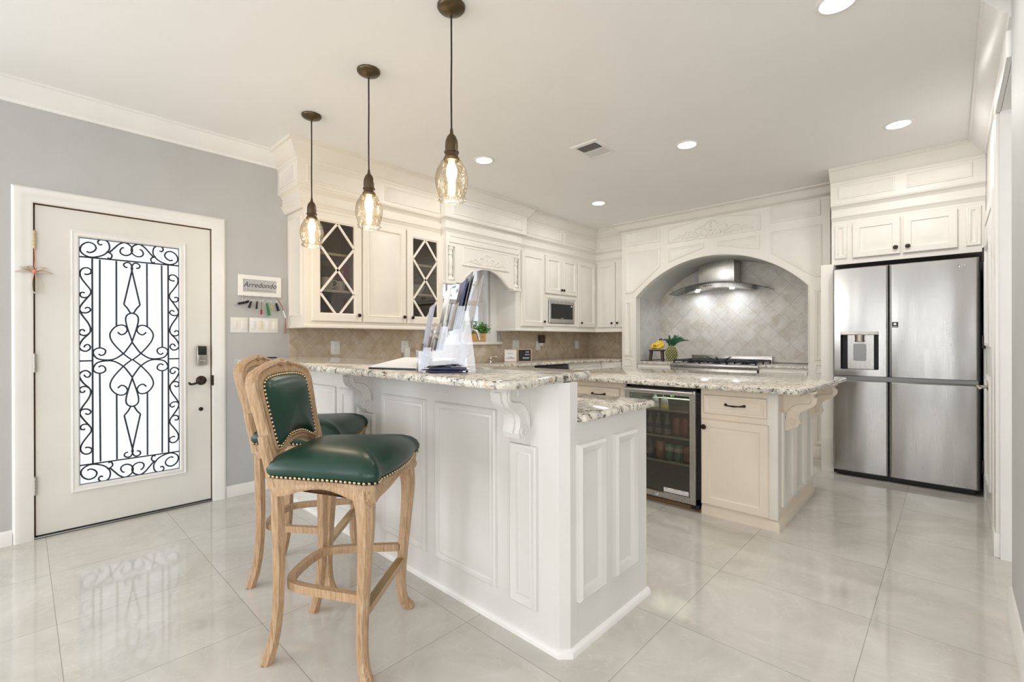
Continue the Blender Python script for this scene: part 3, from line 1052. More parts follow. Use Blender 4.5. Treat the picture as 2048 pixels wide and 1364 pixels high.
# ---------------------------------------------------------------- right side door and cased opening
d2 = thing('door_2', 'white interior door beside the refrigerator', 'door', (XR, 4.5, 0), kind='structure')
fr = FX(XR, -1)
build('door_slab', MB().fbox(fr, 4.10, 4.90, .012, 2.03, 0, .012).ring(Frame(fr(0, 0, .012), fr.U, fr.V, fr.D), rect(4.24, 4.76, 1.15, 1.86), MOULD).ring(Frame(fr(0, 0, .012), fr.U, fr.V, fr.D), rect(4.24, 4.76, .22, .95), MOULD), M_TRIM, d2)
mb = MB()
casing(mb, fr, 4.09, 4.91, 2.04, [(0, 0), (0, .016), (.03, .022), (.07, .018), (.085, 0)])
build('casing', mb, M_TRIM, d2)
for z0 in (1.78, 1.13, .20):
    build('hinge', MB().fbox(fr, 4.895, 4.925, z0, z0 + .10, .010, .030, .003), M_BRONZE, d2)
build('lever_handle', MB().lathe(fr(4.52, .875, .012), [(.026, 0), (.026, .006), (.011, .012), (.011, .05), (.012, .06)], 14, (-1, 0, 0)).tube([fr(4.52, .875, .055), fr(4.48, .875, .058), fr(4.42, .873, .058)], .009, 8), M_NICKEL, d2)
do = thing('trim_opening', 'white cased opening beside the grey wall end', 'trim', (XR, 3.68, 0), kind='structure')
build('casing', MB().box(XR - .022, XR, 3.68, 3.80, 0, 2.44, .006).box(XR - .022, XR, 2.985, 3.80, 2.44, 2.56, .006).box(XR - .03, XR, 3.675, 3.81, 0, .13, .006), M_TRIM, do)
build('jamb', MB().box(XR - .004, XR + .155, 3.665, 3.683, 0, 2.44), M_TRIM, do)

# ---------------------------------------------------------------- backsplashes
struct('trim_backsplash_left', MB().box(XL, XL + .012, 1.545, 2.90, .9445, 1.318).box(XL, XL + .012, 2.90, 4.07, .9445, 1.149).box(XL, XL + .012, 4.07, 5.988, .9445, 1.318), M_TILE, label='diagonal travertine tile behind the left counter', smooth=False)
struct('trim_backsplash_range', MB().box(XL + .012, -3.2, 5.988, 6.0, .9445, 1.33), M_TILEX, label='diagonal travertine tile in the corner', smooth=False)

# ---------------------------------------------------------------- wall devices
def plate(name, label, cat, u0, u1, z0, z1, group, kinds, fr=FX(XL), d0=0.0):
    t = thing(name, label, cat, fr((u0 + u1) / 2, z0, d0), group=group)
    build('cover_plate', MB().fbox(fr, u0, u1, z0, z1, d0, d0 + .007, .003), M_PLASTIC, t)
    n = len(kinds)
    for k, kd in enumerate(kinds):
        uc = u0 + (u1 - u0) * (k + .5) / n
        zc = (z0 + z1) / 2
        if kd in 'si':
            build('rocker', MB().fbox(fr, uc - .016, uc + .016, zc - .033, zc + .033, d0 + .004, d0 + .011, .003), M_IVORY if kd == 'i' else M_PLASTIC, t)
        elif kd == 'd':
            build('dimmer', MB().fbox(fr, uc - .017, uc + .010, zc - .033, zc + .033, d0 + .004, d0 + .010, .002).fbox(fr, uc + .012, uc + .017, zc - .033, zc + .033, d0 + .004, d0 + .013, .001), M_PLASTIC, t)
        else:
            for s in (-1, 1):
                ou = build('receptacle', MB().prism(Frame(fr(0, 0, d0 + .006), fr.U, fr.V, fr.D), round_poly(rect(uc - .016, uc + .016, zc + s * .021 - .014, zc + s * .021 + .014), .006, 3), 0, .002), M_PLASTIC, t)
                build('slots', MB().fbox(fr, uc - .008, uc - .006, zc + s * .021 - .002, zc + s * .021 + .007, d0 + .0075, d0 + .0086).fbox(fr, uc + .006, uc + .008, zc + s * .021 - .002, zc + s * .021 + .007, d0 + .0075, d0 + .0086).lathe(fr(uc, zc + s * .021 - .008, d0 + .0075), [(.0022, 0), (.0022, .001)], 8, fr.D), M_BLACK, ou)
    return t


plate('light_switch', 'white two-gang switch plate nearest the front door', 'light switch', 1.107, 1.230, 1.266, 1.386, 'switch plates by the front door', 'sd')
plate('light_switch', 'white four-gang switch plate with one ivory rocker', 'light switch', 1.240, 1.458, 1.266, 1.387, 'switch plates by the front door', 'sisd')
plate('wall_outlet', 'white duplex outlet on tan tile left of the booklet', 'outlet', 1.900, 1.986, 1.077, 1.198, 'outlets on the backsplash', 'o', d0=.012)
t = plate('wall_outlet', 'white outlet with a grey plug-in box, left of the brochure rack', 'outlet', 2.632, 2.715, 1.080, 1.200, 'outlets on the backsplash', 'o', d0=.012)
build('plug_in_box', MB().fbox(FX(XL), 2.650, 2.712, 1.015, 1.135, .020, .055, .006), M_PLASTIC, t)
plate('light_switch', 'white two-gang switch plate above the small framed signs', 'light switch', 4.265, 4.387, 1.080, 1.203, 'switches on the backsplash', 'ss', d0=.012)
t = plate('wall_outlet', 'white outlet with a brown plug-in device', 'outlet', 4.725, 4.808, 1.072, 1.192, 'outlets on the backsplash', 'o', d0=.012)
build('plug_in_device', MB().fbox(FX(XL), 4.765, 4.860, 1.165, 1.272, .015, .065, .008), M_BROWNDEV, t)
build('plug_body', MB().fbox(FX(XL), 4.775, 4.84, 1.125, 1.170, .015, .05, .006), M_PLASTIC, t)
plate('wall_outlet', 'white switch plate farthest along the left backsplash', 'outlet', 5.61, 5.70, 1.077, 1.190, 'outlets on the backsplash', 's', d0=.012)

# ---------------------------------------------------------------- key rack with name sign
fr = FX(XL)
ks = thing('key_rack', 'white framed name sign with key hooks beside the cabinets', 'key rack', (XL, 1.318, 1.54))
U0, U1, Z0, Z1 = 1.159, 1.478, 1.555, 1.722
build('frame', MB().ring(fr, rect(U0, U1, Z0, Z1), [(0, 0), (0, .018), (.003, .021), (.033, .021), (.036, .012)], False).fbox(fr, U0 + .01, U1 - .01, Z0 + .01, Z1 - .01, 0, .008), M_TRIM, ks)
cd = build('name_card', MB().fbox(fr, U0 + .034, U1 - .034, Z0 + .034, Z1 - .034, .008, .0125), M_SIGNGREY, ks)
build('name_lettering', text_mb('Arredondo', .058, fr, 1.318, 1.645, .0128, .32, sx=.92), M_DARKTXT, cd)
mb = MB()
for k in range(11):
    mb.fbox(fr, 1.225 + k * .017, 1.238 + k * .017, 1.603, 1.6065, .0125, .0130)
build('small_lettering', mb, M_GREYBOARD, cd)
for k in range(5):
    u = 1.195 + k * .062
    build('hook', MB().tube(smooth_path([fr(u, Z0 + .004, .020), fr(u, Z0 - .004, .030), fr(u, Z0 - .016, .034), fr(u, Z0 - .018, .044), fr(u, Z0 - .006, .048)], 4), .0022, 6), M_NICKEL, ks)


def keyset(label, u, parts):
    t = thing('key_ring', label, 'keys', fr(u, 1.44, .03), group='keys hanging on the rack')
    build('ring', MB().tube([fr(u + .011 * math.cos(a), 1.523 + .014 * math.sin(a), .040) for a in [2 * PI * k / 14 for k in range(14)]], .0014, 5, True), M_CHROME, t)
    for nm, m, pts, r, fl in parts:
        build(nm, MB().tube(smooth_path([fr(u + a, b, .036 + c) for a, b, c in pts], 4), interp(r, 4) if isinstance(r, list) else r, 8, flat=fl, up=(0, 1, 0)), m, t)
    return t


keyset('black car key hanging sideways on the leftmost hook', 1.195, [('fob', M_BLACK, [(.03, 1.512, .0), (0, 1.500, .008), (-.045, 1.490, 0)], [.012, .015, .010], .6)])
keyset('silver key and black fob on the second hook', 1.257, [('fob', M_BLACK, [(-.012, 1.512, 0), (-.028, 1.462, .004)], [.010, .016], .6), ('key', M_CHROME, [(.004, 1.512, 0), (-.002, 1.465, 0)], .006, .3)])
keyset('brass keys and dark red fob on the third hook', 1.319, [('fob', M_BLACK, [(-.03, 1.515, 0), (-.036, 1.455, 0)], [.010, .013], .5), ('key', M_BRASS, [(0, 1.512, .006), (.002, 1.450, .006)], .007, .3), ('tag', M_RED, [(-.002, 1.45, .006), (-.002, 1.412, .006)], .013, .5)])
keyset('green and yellow key tags on the fourth hook', 1.381, [('green_fob', M_GREENFOB, [(-.02, 1.505, 0), (-.004, 1.405, .004)], [.012, .020], .5), ('yellow_tag', M_YELFOB, [(.006, 1.49, .012), (.022, 1.445, .012)], .010, .3), ('key', M_CHROME, [(-.01, 1.52, .012), (-.018, 1.49, .012)], .005, .4)])
keyset('black fob with long tan leather tassel on the last hook', 1.443, [('fob', M_BLACK, [(-.012, 1.508, 0), (.004, 1.445, .004)], [.013, .016], .6), ('strap', M_TASSEL, [(0, 1.535, .012), (.03, 1.48, .012), (.038, 1.45, .012)], .007, .4), ('bead_chain', M_CERAMIC, [(.038, 1.45, .012), (.048, 1.42, .012), (.056, 1.39, .012)], .005, 1), ('tassel', M_TASSEL, [(.056, 1.392, .010), (.056, 1.33, .012), (.054, 1.262, .012)], [.006, .010, .016], .5)])

# ---------------------------------------------------------------- ceiling lights, vent
for k, (x, y, lab) in enumerate(((-.375, 2.56, 'round recessed ceiling light at the top edge, nearest the viewer'), (-.27, 4.311, 'round recessed ceiling light above the refrigerator'), (-1.508, 3.607, 'round recessed ceiling light to the right of the ceiling vent'), (-2.892, 2.716, 'round recessed ceiling light left of the ceiling vent, by the nearest pendant'), (-2.871, 4.455, 'smallest round recessed ceiling light, over the corner cabinets'))):
    t = thing('ceiling_light', lab, 'ceiling light', (x, y, ZC), group='recessed ceiling lights')
    build('trim_ring', MB().lathe((x, y, ZC), [(.066, -.002), (.070, -.007), (.082, -.006), (.092, -.001), (.092, .004)], 32, cap=False), M_TRIM, t)
    build('diffuser', MB().lathe((x, y, ZC), [(.068, -.003), (.05, -.0055), (.001, -.006)], 32), M_CANLIGHT, t)
    d = bpy.data.lights.new('downlight', 'AREA')
    d.shape = 'DISK'
    d.size = .13
    d.energy = 7.5
    d.color = (1, .97, .93)
    lo = bpy.data.objects.new('downlight', d)
    COL.objects.link(lo)
    lo.location = (x, y, ZC - .012)

t = thing('ceiling_vent', 'white rectangular louvred air vent in the ceiling', 'vent', (-2.09, 3.175, ZC))
x0, x1, y0, y1 = -2.215, -1.965, 3.02, 3.33
build('frame', MB().ring(Frame((0, 0, ZC), (1, 0, 0), (0, -1, 0), (0, 0, -1)), rect(x0, x1, -y1, -y0), [(0, 0), (.002, .005), (.03, .011), (.034, .004)], False).box(x0 + .03, x1 - .03, (y0 + y1) / 2 - .006, (y0 + y1) / 2 + .006, ZC - .010, ZC), M_TRIM, t)
build('duct', MB().box(x0 + .03, x1 - .03, y0 + .03, y1 - .03, ZC - .003, ZC), M_BLACK, t)
mb = MB()
for h in (0, 1):
    ya, yb = (y0 + .035, (y0 + y1) / 2 - .006) if h == 0 else ((y0 + y1) / 2 + .006, y1 - .035)
    for k in range(15):
        x = x0 + .040 + k * .0122
        s = 1 if h == 0 else -1
        mb.add([(x, ya, ZC - .003), (x + .007 * s, ya, ZC - .011), (x + .007 * s, yb, ZC - .011), (x, yb, ZC - .003), (x + .0015, ya, ZC - .003), (x + .0015 + .007 * s, ya, ZC - .011), (x + .0015 + .007 * s, yb, ZC - .011), (x + .0015, yb, ZC - .003)], [(0, 1, 2, 3), (4, 5, 6, 7), (0, 4, 5, 1), (1, 5, 6, 2), (2, 6, 7, 3), (3, 7, 4, 0)])
build('louvres', mb, M_TRIM, t)

# ---------------------------------------------------------------- pendants
def pendant(x, y, lab):
    t = thing('pendant_lamp', lab, 'pendant lamp', (x, y, ZC), group='glass pendants over the breakfast bar')
    build('canopy', MB().lathe((x, y, ZC), [(.064, 0), (.064, -.008), (.058, -.016), (.030, -.026), (.008, -.030), (.006, -.045)], 28), M_PBRONZE, t)
    build('cord', MB().tube([(x, y, ZC - .03), (x + .001, y, 2.5), (x - .002, y, 2.35), (x, y, 2.17)], .0042, 8), M_BLACK, t)
    build('socket_cap', MB().lathe((x, y, 2.04), [(.034, -.012), (.036, 0), (.030, .010), (.030, .022), (.034, .024), (.034, .030), (.029, .032), (.030, .055), (.028, .080), (.020, .100), (.009, .112), (.006, .135), (.004, .14)], 24), M_PBRONZE, t)
    build('glass_shade', MB().lathe((x, y, 1.845), [(.064, 0), (.068, .006), (.063, .014), (.061, .022), (.070, .050), (.076, .080), (.076, .105), (.070, .135), (.058, .160), (.052, .166), (.050, .176), (.038, .188), (.036, .196)], 32, cap=False), M_AMBER, t)
    build('bulb', MB().lathe((x, y, 1.865), [(.004, 0), (.014, .006), (.016, .02), (.016, .07), (.024, .10), (.024, .125), (.015, .15), (.013, .17)], 16), M_BULB, t)
    d = bpy.data.lights.new('pendant_glow', 'POINT')
    d.energy = 3
    d.color = (1, .80, .55)
    d.shadow_soft_size = .03
    lo = bpy.data.objects.new('pendant_glow', d)
    COL.objects.link(lo)
    lo.location = (x, y, 1.84)


pendant(-1.671, 1.365, 'glass pendant lamp nearest the viewer, its canopy cut by the top edge')
pendant(-2.411, 1.365, 'middle glass pendant lamp in the row of three over the bar')
pendant(-3.170, 1.365, 'glass pendant lamp nearest the lattice glass cabinet')

# ================================================================== WALL CABINETS, LEFT RUN
XF = -3.70


def carcass_box(y0, y1, z0, z1, x0=XL + .013, x1=XF, bev=.0):
    return MB().box(x0, x1, y0, y1, z0, z1, bev)


def glass_door(t, fr, u0, u1, z0, z1, st=.070):
    dr = build('glass_door', MB().ring(Frame(fr(0, 0, .001), fr.U, fr.V, fr.D), rect(u0, u1, z0, z1), [(0, 0), (0, .016), (.004, .020), (st - .012, .020), (st - .006, .013), (st, .011), (st, 0)], False), M_CAB, t)
    a, b, c, d = u0 + st - .004, u1 - st + .004, z0 + st * .55, z1 - st * .98
    mb = MB()
    cu = (a + b) / 2
    zs = [c + (d - c) * k / 4 for k in range(5)]
    w = .0095

    def strip(p, q):
        dv = Vector((q[0] - p[0], q[1] - p[1]))
        n = Vector((-dv.y, dv.x)).normalized() * w
        mb.prism(fr, [(p[0] + n.x, p[1] + n.y), (p[0] - n.x, p[1] - n.y), (q[0] - n.x, q[1] - n.y), (q[0] + n.x, q[1] + n.y)], .006, .016)

    for k in (0, 2):
        for s in (a, b):
            strip((cu, zs[k]), (s, zs[k + 1]))
            strip((s, zs[k + 1]), (cu, zs[k + 2]))
    build('lattice', mb, M_CAB, dr)
    build('pane', MB().fbox(fr, a - .004, b + .004, z0 + .04, z1 - .04, .002, .005), M_CABGLASS, dr)
    return dr


def glass_cabinet(label, y0, y1, du0, du1, shelves):
    t = thing('glass_cabinet', label, 'cabinet', (XL, (y0 + y1) / 2, 1.335), group='wall cabinets with lattice glass doors')
    z0, z1 = 1.335, 2.30
    mb = MB()
    x0 = XL + .001
    mb.box(x0, XF - .0205, y0, y0 + .018, z0, z1).box(x0, XF - .0205, y1 - .018, y1, z0, z1).box(x0, XF - .0205, y0 + .018, y1 - .018, z0, z0 + .02).box(x0, XF - .0205, y0 + .018, y1 - .018, z1 - .06, z1)
    f = FX(XF)
    mb.fbox(f, y0, du0 + .066, z0, z1, -.02, 0).fbox(f, du1 - .066, y1, z0, z1, -.02, 0).fbox(f, du0 + .066, du1 - .066, z0, 1.395, -.02, 0).fbox(f, du0 + .066, du1 - .066, 2.17, z1, -.02, 0)
    build('carcass', mb, M_CAB, t)
    mi = MB().box(x0 + .001, x0 + .012, y0 + .018, y1 - .018, z0 + .02, z1 - .06).box(x0 + .012, XF - .021, y0 + .018, y0 + .022, z0 + .02, z1 - .06).box(x0 + .012, XF - .021, y1 - .022, y1 - .018, z0 + .02, z1 - .06).box(x0 + .012, XF - .021, y0 + .02, y1 - .02, z0 + .02, z0 + .024)
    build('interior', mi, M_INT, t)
    for z in shelves:
        build('shelf', MB().box(x0 + .012, XF - .03, y0 + .022, y1 - .022, z - .02, z), M_CAB, t)
    glass_door(t, f, du0, du1, 1.360, 2.238)
    return t


tA = glass_cabinet('lattice glass cabinet at the left end, nearest the front door', 1.535, 2.020, 1.585, 2.014, (1.625, 1.93))
knob(tA, (XF + .018, 1.983, 1.417), (1, 0, 0))
# decorated end panel facing the front door
build('end_panel', MB().ring(FY(1.535), rect(-3.99, -3.745, 1.40, 2.20), [(0, 0), (.002, .010), (.012, .014), (.022, .010), (.034, .004), (.040, .002)]).fbox(FY(1.535), -3.728, -3.70, 1.335, 2.28, 0, .004), M_CAB, tA)
tB = thing('wall_cabinet', 'solid-door wall cabinet between the two lattice glass cabinets', 'cabinet', (XL, 2.244, 1.335), group='wall cabinets with raised-panel doors')
build('carcass', carcass_box(2.021, 2.467, 1.335, 2.30), M_CAB, tB)
build('door', MB().ring(FX(XF + .001), rect(2.027, 2.462, 1.360, 2.238), RAISED), M_CAB, tB)
knob(tB, (XF + .018, 2.435, 1.418), (1, 0, 0))
tC = glass_cabinet('lattice glass cabinet beside the kitchen window', 2.468, 2.900, 2.475, 2.893, (1.655, 1.94))
knob(tC, (XF + .018, 2.525, 1.416), (1, 0, 0))

# dishes behind the glass
def mug(label, x, y, z, r, h, m=M_CERAMIC, ha=1.2, grp='crockery behind the glass doors'):
    t = thing('mug', label, 'mug', (x, y, z), group=grp)
    build('cup', MB().lathe((x, y, z), [(r * .6, 0), (r * .75, .004), (r * .92, h * .35), (r, h), (r - .004, h), (r * .88, h * .4), (r * .6, .012)], 20), m, t)
    q = [(x + math.cos(ha) * r * .9, y + math.sin(ha) * r * .9, z + h * .8), (x + math.cos(ha) * (r + .03), y + math.sin(ha) * (r + .03), z + h * .7), (x + math.cos(ha) * (r + .028), y + math.sin(ha) * (r + .028), z + h * .35), (x + math.cos(ha) * r * .85, y + math.sin(ha) * r * .85, z + h * .25)]
    build('handle', MB().tube(smooth_path(q, 4), .005, 6), m, t)


mug('wide white mug in the middle of the left glass cabinet', -3.80, 1.76, 1.625, .052, .105, ha=.9)
mug('narrower white mug beside the red canister', -3.83, 1.895, 1.625, .044, .085, ha=-1.9)
mug('white mug at the left edge of the left glass cabinet', -3.82, 1.632, 1.625, .046, .11, ha=-2.2)
single('canister', MB().lathe((-3.90, 1.955, 1.625), [(.05, 0), (.055, .01), (.055, .24), (.045, .25), (.02, .256)], 20), M_RED, 'dark red canister at the right of the left glass cabinet', 'canister')
single('bottle', MB().lathe((-3.88, 1.968, 1.359), [(.026, 0), (.028, .01), (.028, .14), (.012, .18), (.012, .21)], 14), M_RED, 'dark red bottle on the bottom shelf of the left glass cabinet', 'bottle')
single('glass_tumbler', MB().lathe((-3.85, 1.90, 1.359), [(.028, 0), (.035, .09), (.033, .09), (.027, .006)], 16, cap=False), M_CABGLASS, 'clear tumbler on the bottom shelf of the left glass cabinet', 'glass')
single('serving_bowl', MB().lathe((-3.83, 2.665, 1.655), [(.035, 0), (.05, .006), (.088, .05), (.100, .085), (.095, .085), (.08, .05), (.04, .012)], 24), M_CERAMIC, 'white bowl in the lattice glass cabinet by the window', 'bowl')
single('serving_plate', MB().lathe((-3.85, 2.60, 1.9405), [(.04, 0), (.06, .003), (.10, .018), (.098, .021), (.05, .008)], 24), M_CERAMIC, 'white plate on the top shelf beside the window', 'plate')

# light rails and cornice
RAIL = [(-.03, 1.303), (.006, 1.303), (.014, 1.308), (.014, 1.322), (.006, 1.330), (.004, 1.336), (-.03, 1.336)]
struct('trim_light_rail', MB().sweep([(XL + .014, 1.535), (XF, 1.535), (XF, 2.90)], RAIL), M_CAB, label='cream light rail under the cabinets left of the window')
RAIL2 = [(o, z + .008) for o, z in RAIL]
struct('trim_light_rail_corner', MB().sweep([(XL + .014, 3.972), (XF, 3.972), (XF, 5.66), (-3.21, 5.66)], RAIL2), M_CABW, label='cream light rail under the cabinets right of the window')
COR = [(-.02, 2.25), (.002, 2.25), (.002, 2.268), (.010, 2.276), (.014, 2.292), (.026, 2.302), (.026, 2.310), (.014, 2.314), (.014, 2.372), (.022, 2.380), (.030, 2.392), (.052, 2.402), (.056, 2.414), (.050, 2.418), (.050, 2.600), (.056, 2.606), (.058, 2.622), (.072, 2.630), (.090, 2.655), (.115, 2.690), (.128, 2.712), (.140, 2.716), (.140, 2.74), (-.02, 2.74)]


def cornice(path, name, label, m, dz=0):
    pr = [(o, z + dz if z < 2.5 else z) for o, z in COR]
    return struct(name, MB().sweep(path, pr), m, label=label)


PL = [(XL, 1.51), (XF, 1.51), (XF, 2.885), (-3.62, 2.885), (-3.62, 3.975), (XF, 3.975), (XF, 5.66), (-3.15, 5.66)]
cornice(PL[:3], 'trim_cornice_left', 'cream cornice over the lattice cabinets', M_CAB)
cornice(PL[2:6], 'trim_cornice_window', 'cream cornice over the window valance', M_CABW, .012)
cornice(PL[5:], 'trim_cornice_corner', 'cream cornice over the microwave and corner cabinets', M_CABW, .035)
mb = MB()
fr = FX(XF + .050)
for a, b in ((1.53, 2.14), (2.22, 2.83)):
    mb.ring(fr, rect(a, b, 2.445, 2.580), INSETP)
mb.ring(FY(1.51 - .050), rect(-3.99, -3.69, 2.445, 2.580), INSETP)
struct('trim_frieze_panels', mb, M_CAB, label='frieze panels over the lattice cabinets')
mb = MB().ring(FX(-3.62 + .050), rect(2.93, 3.95, 2.455, 2.585), INSETP)
for a, b in ((4.08, 4.78), (4.86, 5.56)):
    mb.ring(fr, rect(a, b, 2.472, 2.590), INSETP)
mb.ring(FY(5.66 - .05), rect(-3.60, -3.23, 2.472, 2.590), INSETP)
struct('trim_frieze_panels_corner', mb, M_CABW, label='frieze panels over the window and corner cabinets')

# ---------------------------------------------------------------- window valance
tv = thing('window_valance', 'carved arched valance with turned spindles over the kitchen window', 'valance', (XF, 3.43, 1.76))
fr = FX(-3.62)
arch = [(3.00, 1.785), (3.075, 1.785), (3.10, 1.795), (3.155, 1.840), (3.215, 1.890), (3.29, 1.930), (3.37, 1.953), (3.435, 1.958), (3.50, 1.953), (3.58, 1.930), (3.655, 1.890), (3.715, 1.840), (3.770, 1.795), (3.795, 1.785), (3.862, 1.785)]
pl = arch + [(3.862, 2.262), (3.00, 2.262)]
mb = MB().prism(fr, pl, -.022, 0)
mb.fbox(fr, 2.886, 2.908, 1.79, 2.262, -.08, 0).fbox(fr, 3.952, 3.974, 1.79, 2.262, -.08, 0)
mb.fbox(fr, 2.908, 3.00, 2.145, 2.262, -.08, 0).fbox(fr, 3.862, 3.952, 2.145, 2.262, -.08, 0)
mb.fbox(fr, 2.882, 3.008, 1.765, 1.80, -.08, .006, .004).fbox(fr, 3.856, 3.978, 1.765, 1.80, -.08, .006, .004)
mb.fbox(fr, 2.90, 3.96, 1.80, 2.262, -.078, -.072) if False else None
mb.fbox(fr, 2.908, 3.01, 1.80, 2.145, -.078, -.070).fbox(fr, 3.852, 3.952, 1.80, 2.145, -.078, -.070)
mb.fbox(fr, 2.996, 3.004, 1.80, 2.145, -.07, -.02).fbox(fr, 3.858, 3.866, 1.80, 2.145, -.07, -.02)
build('board', mb, M_CABW, tv)
mb = MB()
ap = [fr(u, z + .004, .001) for u, z in arch[1:-1]]
mb.tube(ap, .007, 6)
ap = [fr(u, z + .026, .0) for u, z in arch[2:-2]]
mb.tube(ap, .005, 6)
build('arch_moulding', mb, M_CABW, tv)
SP = [(.030, 0), (.040, .004), (.044, .016), (.040, .028), (.030, .036), (.024, .048), (.020, .052), (.026, .060), (.029, .075), (.030, .10), (.027, .112), (.029, .118), (.024, .124), (.026, .14), (.030, .17), (.031, .20), (.027, .23), (.023, .255), (.030, .262), (.030, .272), (.026, .278), (.026, .305), (.036, .318), (.040, .34)]
for u in (2.954, 3.907):
    build('spindle', MB().lathe(fr(u, 1.80, -.030), SP, 18), M_CABW, tv)
build('carving', carve(fr, 3.435, 1.995, .60, .125), M_CABW, tv)
mb = MB().fbox(fr, 3.09, 3.78, 1.968, 1.975, 0, .014, .003).fbox(fr, 3.10, 3.77, 1.975, 1.990, 0, .009, .003)
mb.ring(fr, rect(3.105, 3.765, 1.99, 2.160), [(0, 0), (.001, .005), (.006, .006), (.010, .0015)])
mb.ring(fr, rect(2.92, 3.94, 2.180, 2.255), [(0, 0), (.002, .010), (.012, .012), (.018, .004)])
build('panel_moulding', mb, M_CABW, tv)

# ---------------------------------------------------------------- right of the window
G = 'wall cabinets with raised-panel doors'
t = thing('wall_cabinet', 'tall single-door wall cabinet between window and microwave', 'cabinet', (XL, 4.24, 1.34), group=G)
build('carcass', carcass_box(3.974, 4.497, 1.342, 2.33), M_CABW, t)
build('door', MB().ring(FX(XF + .001), rect(4.060, 4.487, 1.371, 2.262), RAISED), M_CABW, t)
knob(t, (XF + .018, 4.470, 1.432), (1, 0, 0))
t = thing('microwave_cabinet', 'wall cabinet with two short doors above the built-in microwave', 'cabinet', (XL, 4.85, 1.34))
f = FX(XF)
mb = carcass_box(4.498, 5.194, 1.745, 2.33)
mb.fbox(f, 4.498, 4.579, 1.342, 1.745, -.33, 0).fbox(f, 5.120, 5.194, 1.342, 1.745, -.33, 0).fbox(f, 4.579, 5.12, 1.342, 1.422, -.33, 0).fbox(f, 4.579, 5.12, 1.708, 1.745, -.33, 0).fbox(f, 4.579, 5.12, 1.422, 1.708, -.33, -.30)
build('carcass', mb, M_CABW, t)
build('niche_moulding', MB().ring(FX(XF + .0005), rect(4.53, 5.185, 1.384, 1.755), [(0, 0), (.001, .010), (.010, .012), (.020, .006), (.028, .008), (.034, 0)], False), M_CABW, t)
for a, b, ku in ((4.510, 4.842, 4.822), (4.850, 5.182, 4.872)):
    dd = build('door', MB().ring(FX(XF + .001), rect(a, b, 1.794, 2.272), RAISED), M_CABW, t)
    knob(dd, (XF + .018, ku, 1.850), (1, 0, 0))
mw = thing('microwave', 'small stainless built-in microwave oven with black glass', 'microwave', (XF, 4.85, 1.423))
build('body', MB().fbox(f, 4.582, 5.117, 1.424, 1.706, -.29, .004), M_STEELDK, mw)
build('front_frame', MB().ring(FX(XF + .004), rect(4.580, 5.119, 1.423, 1.708), [(0, 0), (0, .012), (.004, .016), (.034, .016), (.037, .010)], False).fbox(f, 4.60, 5.10, 1.430, 1.475, .004, .0195).fbox(f, 4.60, 5.10, 1.668, 1.702, .004, .0195), M_STEEL, mw)
g = build('glass_door', MB().fbox(f, 4.615, 5.085, 1.472, 1.672, .004, .0185), M_BLACK, mw)
build('clock_display', MB().fbox(f, 5.035, 5.068, 1.640, 1.656, .018, .0192), M_WHITETXT, g)
build('brand_mark', MB().fbox(f, 4.82, 4.88, 1.482, 1.490, .018, .0192), M_NICKEL, g)
t = thing('wall_cabinet', 'tall single-door wall cabinet right of the microwave', 'cabinet', (XL, 5.42, 1.34), group=G)
build('carcass', carcass_box(5.195, 5.66, 1.342, 2.33), M_CABW, t)
build('door', MB().ring(FX(XF + .001), rect(5.204, 5.628, 1.380, 2.275), RAISED), M_CABW, t)
knob(t, (XF + .018, 5.268, 1.438), (1, 0, 0))
t = thing('corner_cabinet', 'two-door wall cabinet in the corner beside the cooking alcove', 'cabinet', (-3.45, 6.0, 1.34))
build('carcass', MB().box(-3.70, -3.205, 5.661, 5.998, 1.342, 2.33).box(XL + .013, -3.70, 5.661, 5.998, 1.342, 2.33), M_CABW, t)
fy = FY(5.66 - .001)
for a, b, ku in ((-3.662, -3.374, -3.418), (-3.362, -3.21, -3.332)):
    dd = build('door', MB().ring(fy, rect(a, b, 1.380, 2.285), RAISED if b - a > .25 else RAISED_S), M_CABW, t)
    knob(dd, (ku, 5.66 - .018, 1.437), (0, -1, 0))

# ================================================================== COOKING ALCOVE MANTEL
YM = 5.53
ma = thing('range_mantel', 'cream arched mantel with carved pediment around the range', 'range surround', (-2.035, YM, 0))
AX0, AX1, ASP_Z, APEX = -2.99, -1.06, 1.755, 2.185
acx = (AX0 + AX1) / 2
hw = (AX1 - AX0) / 2
rise = APEX - ASP_Z
RA = (hw * hw + rise * rise) / (2 * rise)
za = APEX - RA
th0 = math.asin(hw / RA)
ARC = [(acx + RA * math.sin(-th0 + 2 * th0 * k / 32), za + RA * math.cos(-th0 + 2 * th0 * k / 32)) for k in range(33)]
fm = FY(YM)
poly = [(-3.20, 0), (AX0, 0)] + ARC + [(AX1, 0), (-.87, 0), (-.87, 2.74), (-3.20, 2.74)]
mb = MB().prism(fm, poly, -.10, 0)
mb.box(-3.20, -3.18, YM + .1, 5.999, 0, 2.74).box(-.89, -.87, YM + .1, 6.21, 0, 2.74)
build('front', mb, M_CABW, ma)
inner = [(u, z) for u, z in ARC]
build('soffit', MB().loops([[(u, YM + .1, z) for u, z in inner], [(u, 6.214, z) for u, z in inner]], False), M_PLASTER, ma)
build('side_tile', MB().box(AX0 - .03, AX0, YM + .1, 6.214, .93, ASP_Z), M_ALCY, ma, smooth=False)
build('side_tile', MB().box(AX1, AX1 + .03, YM + .1, 6.214, .93, ASP_Z), M_ALCY, ma, smooth=False)
build('arch_bead', MB().tube([fm(AX0 - .004, .96, .002)] + [fm(acx + (u - acx) * 1.004, za + (z - za) * 1.004, .002) for u, z in ARC] + [fm(AX1 + .004, .96, .002)], .006, 6), M_CABW, ma)


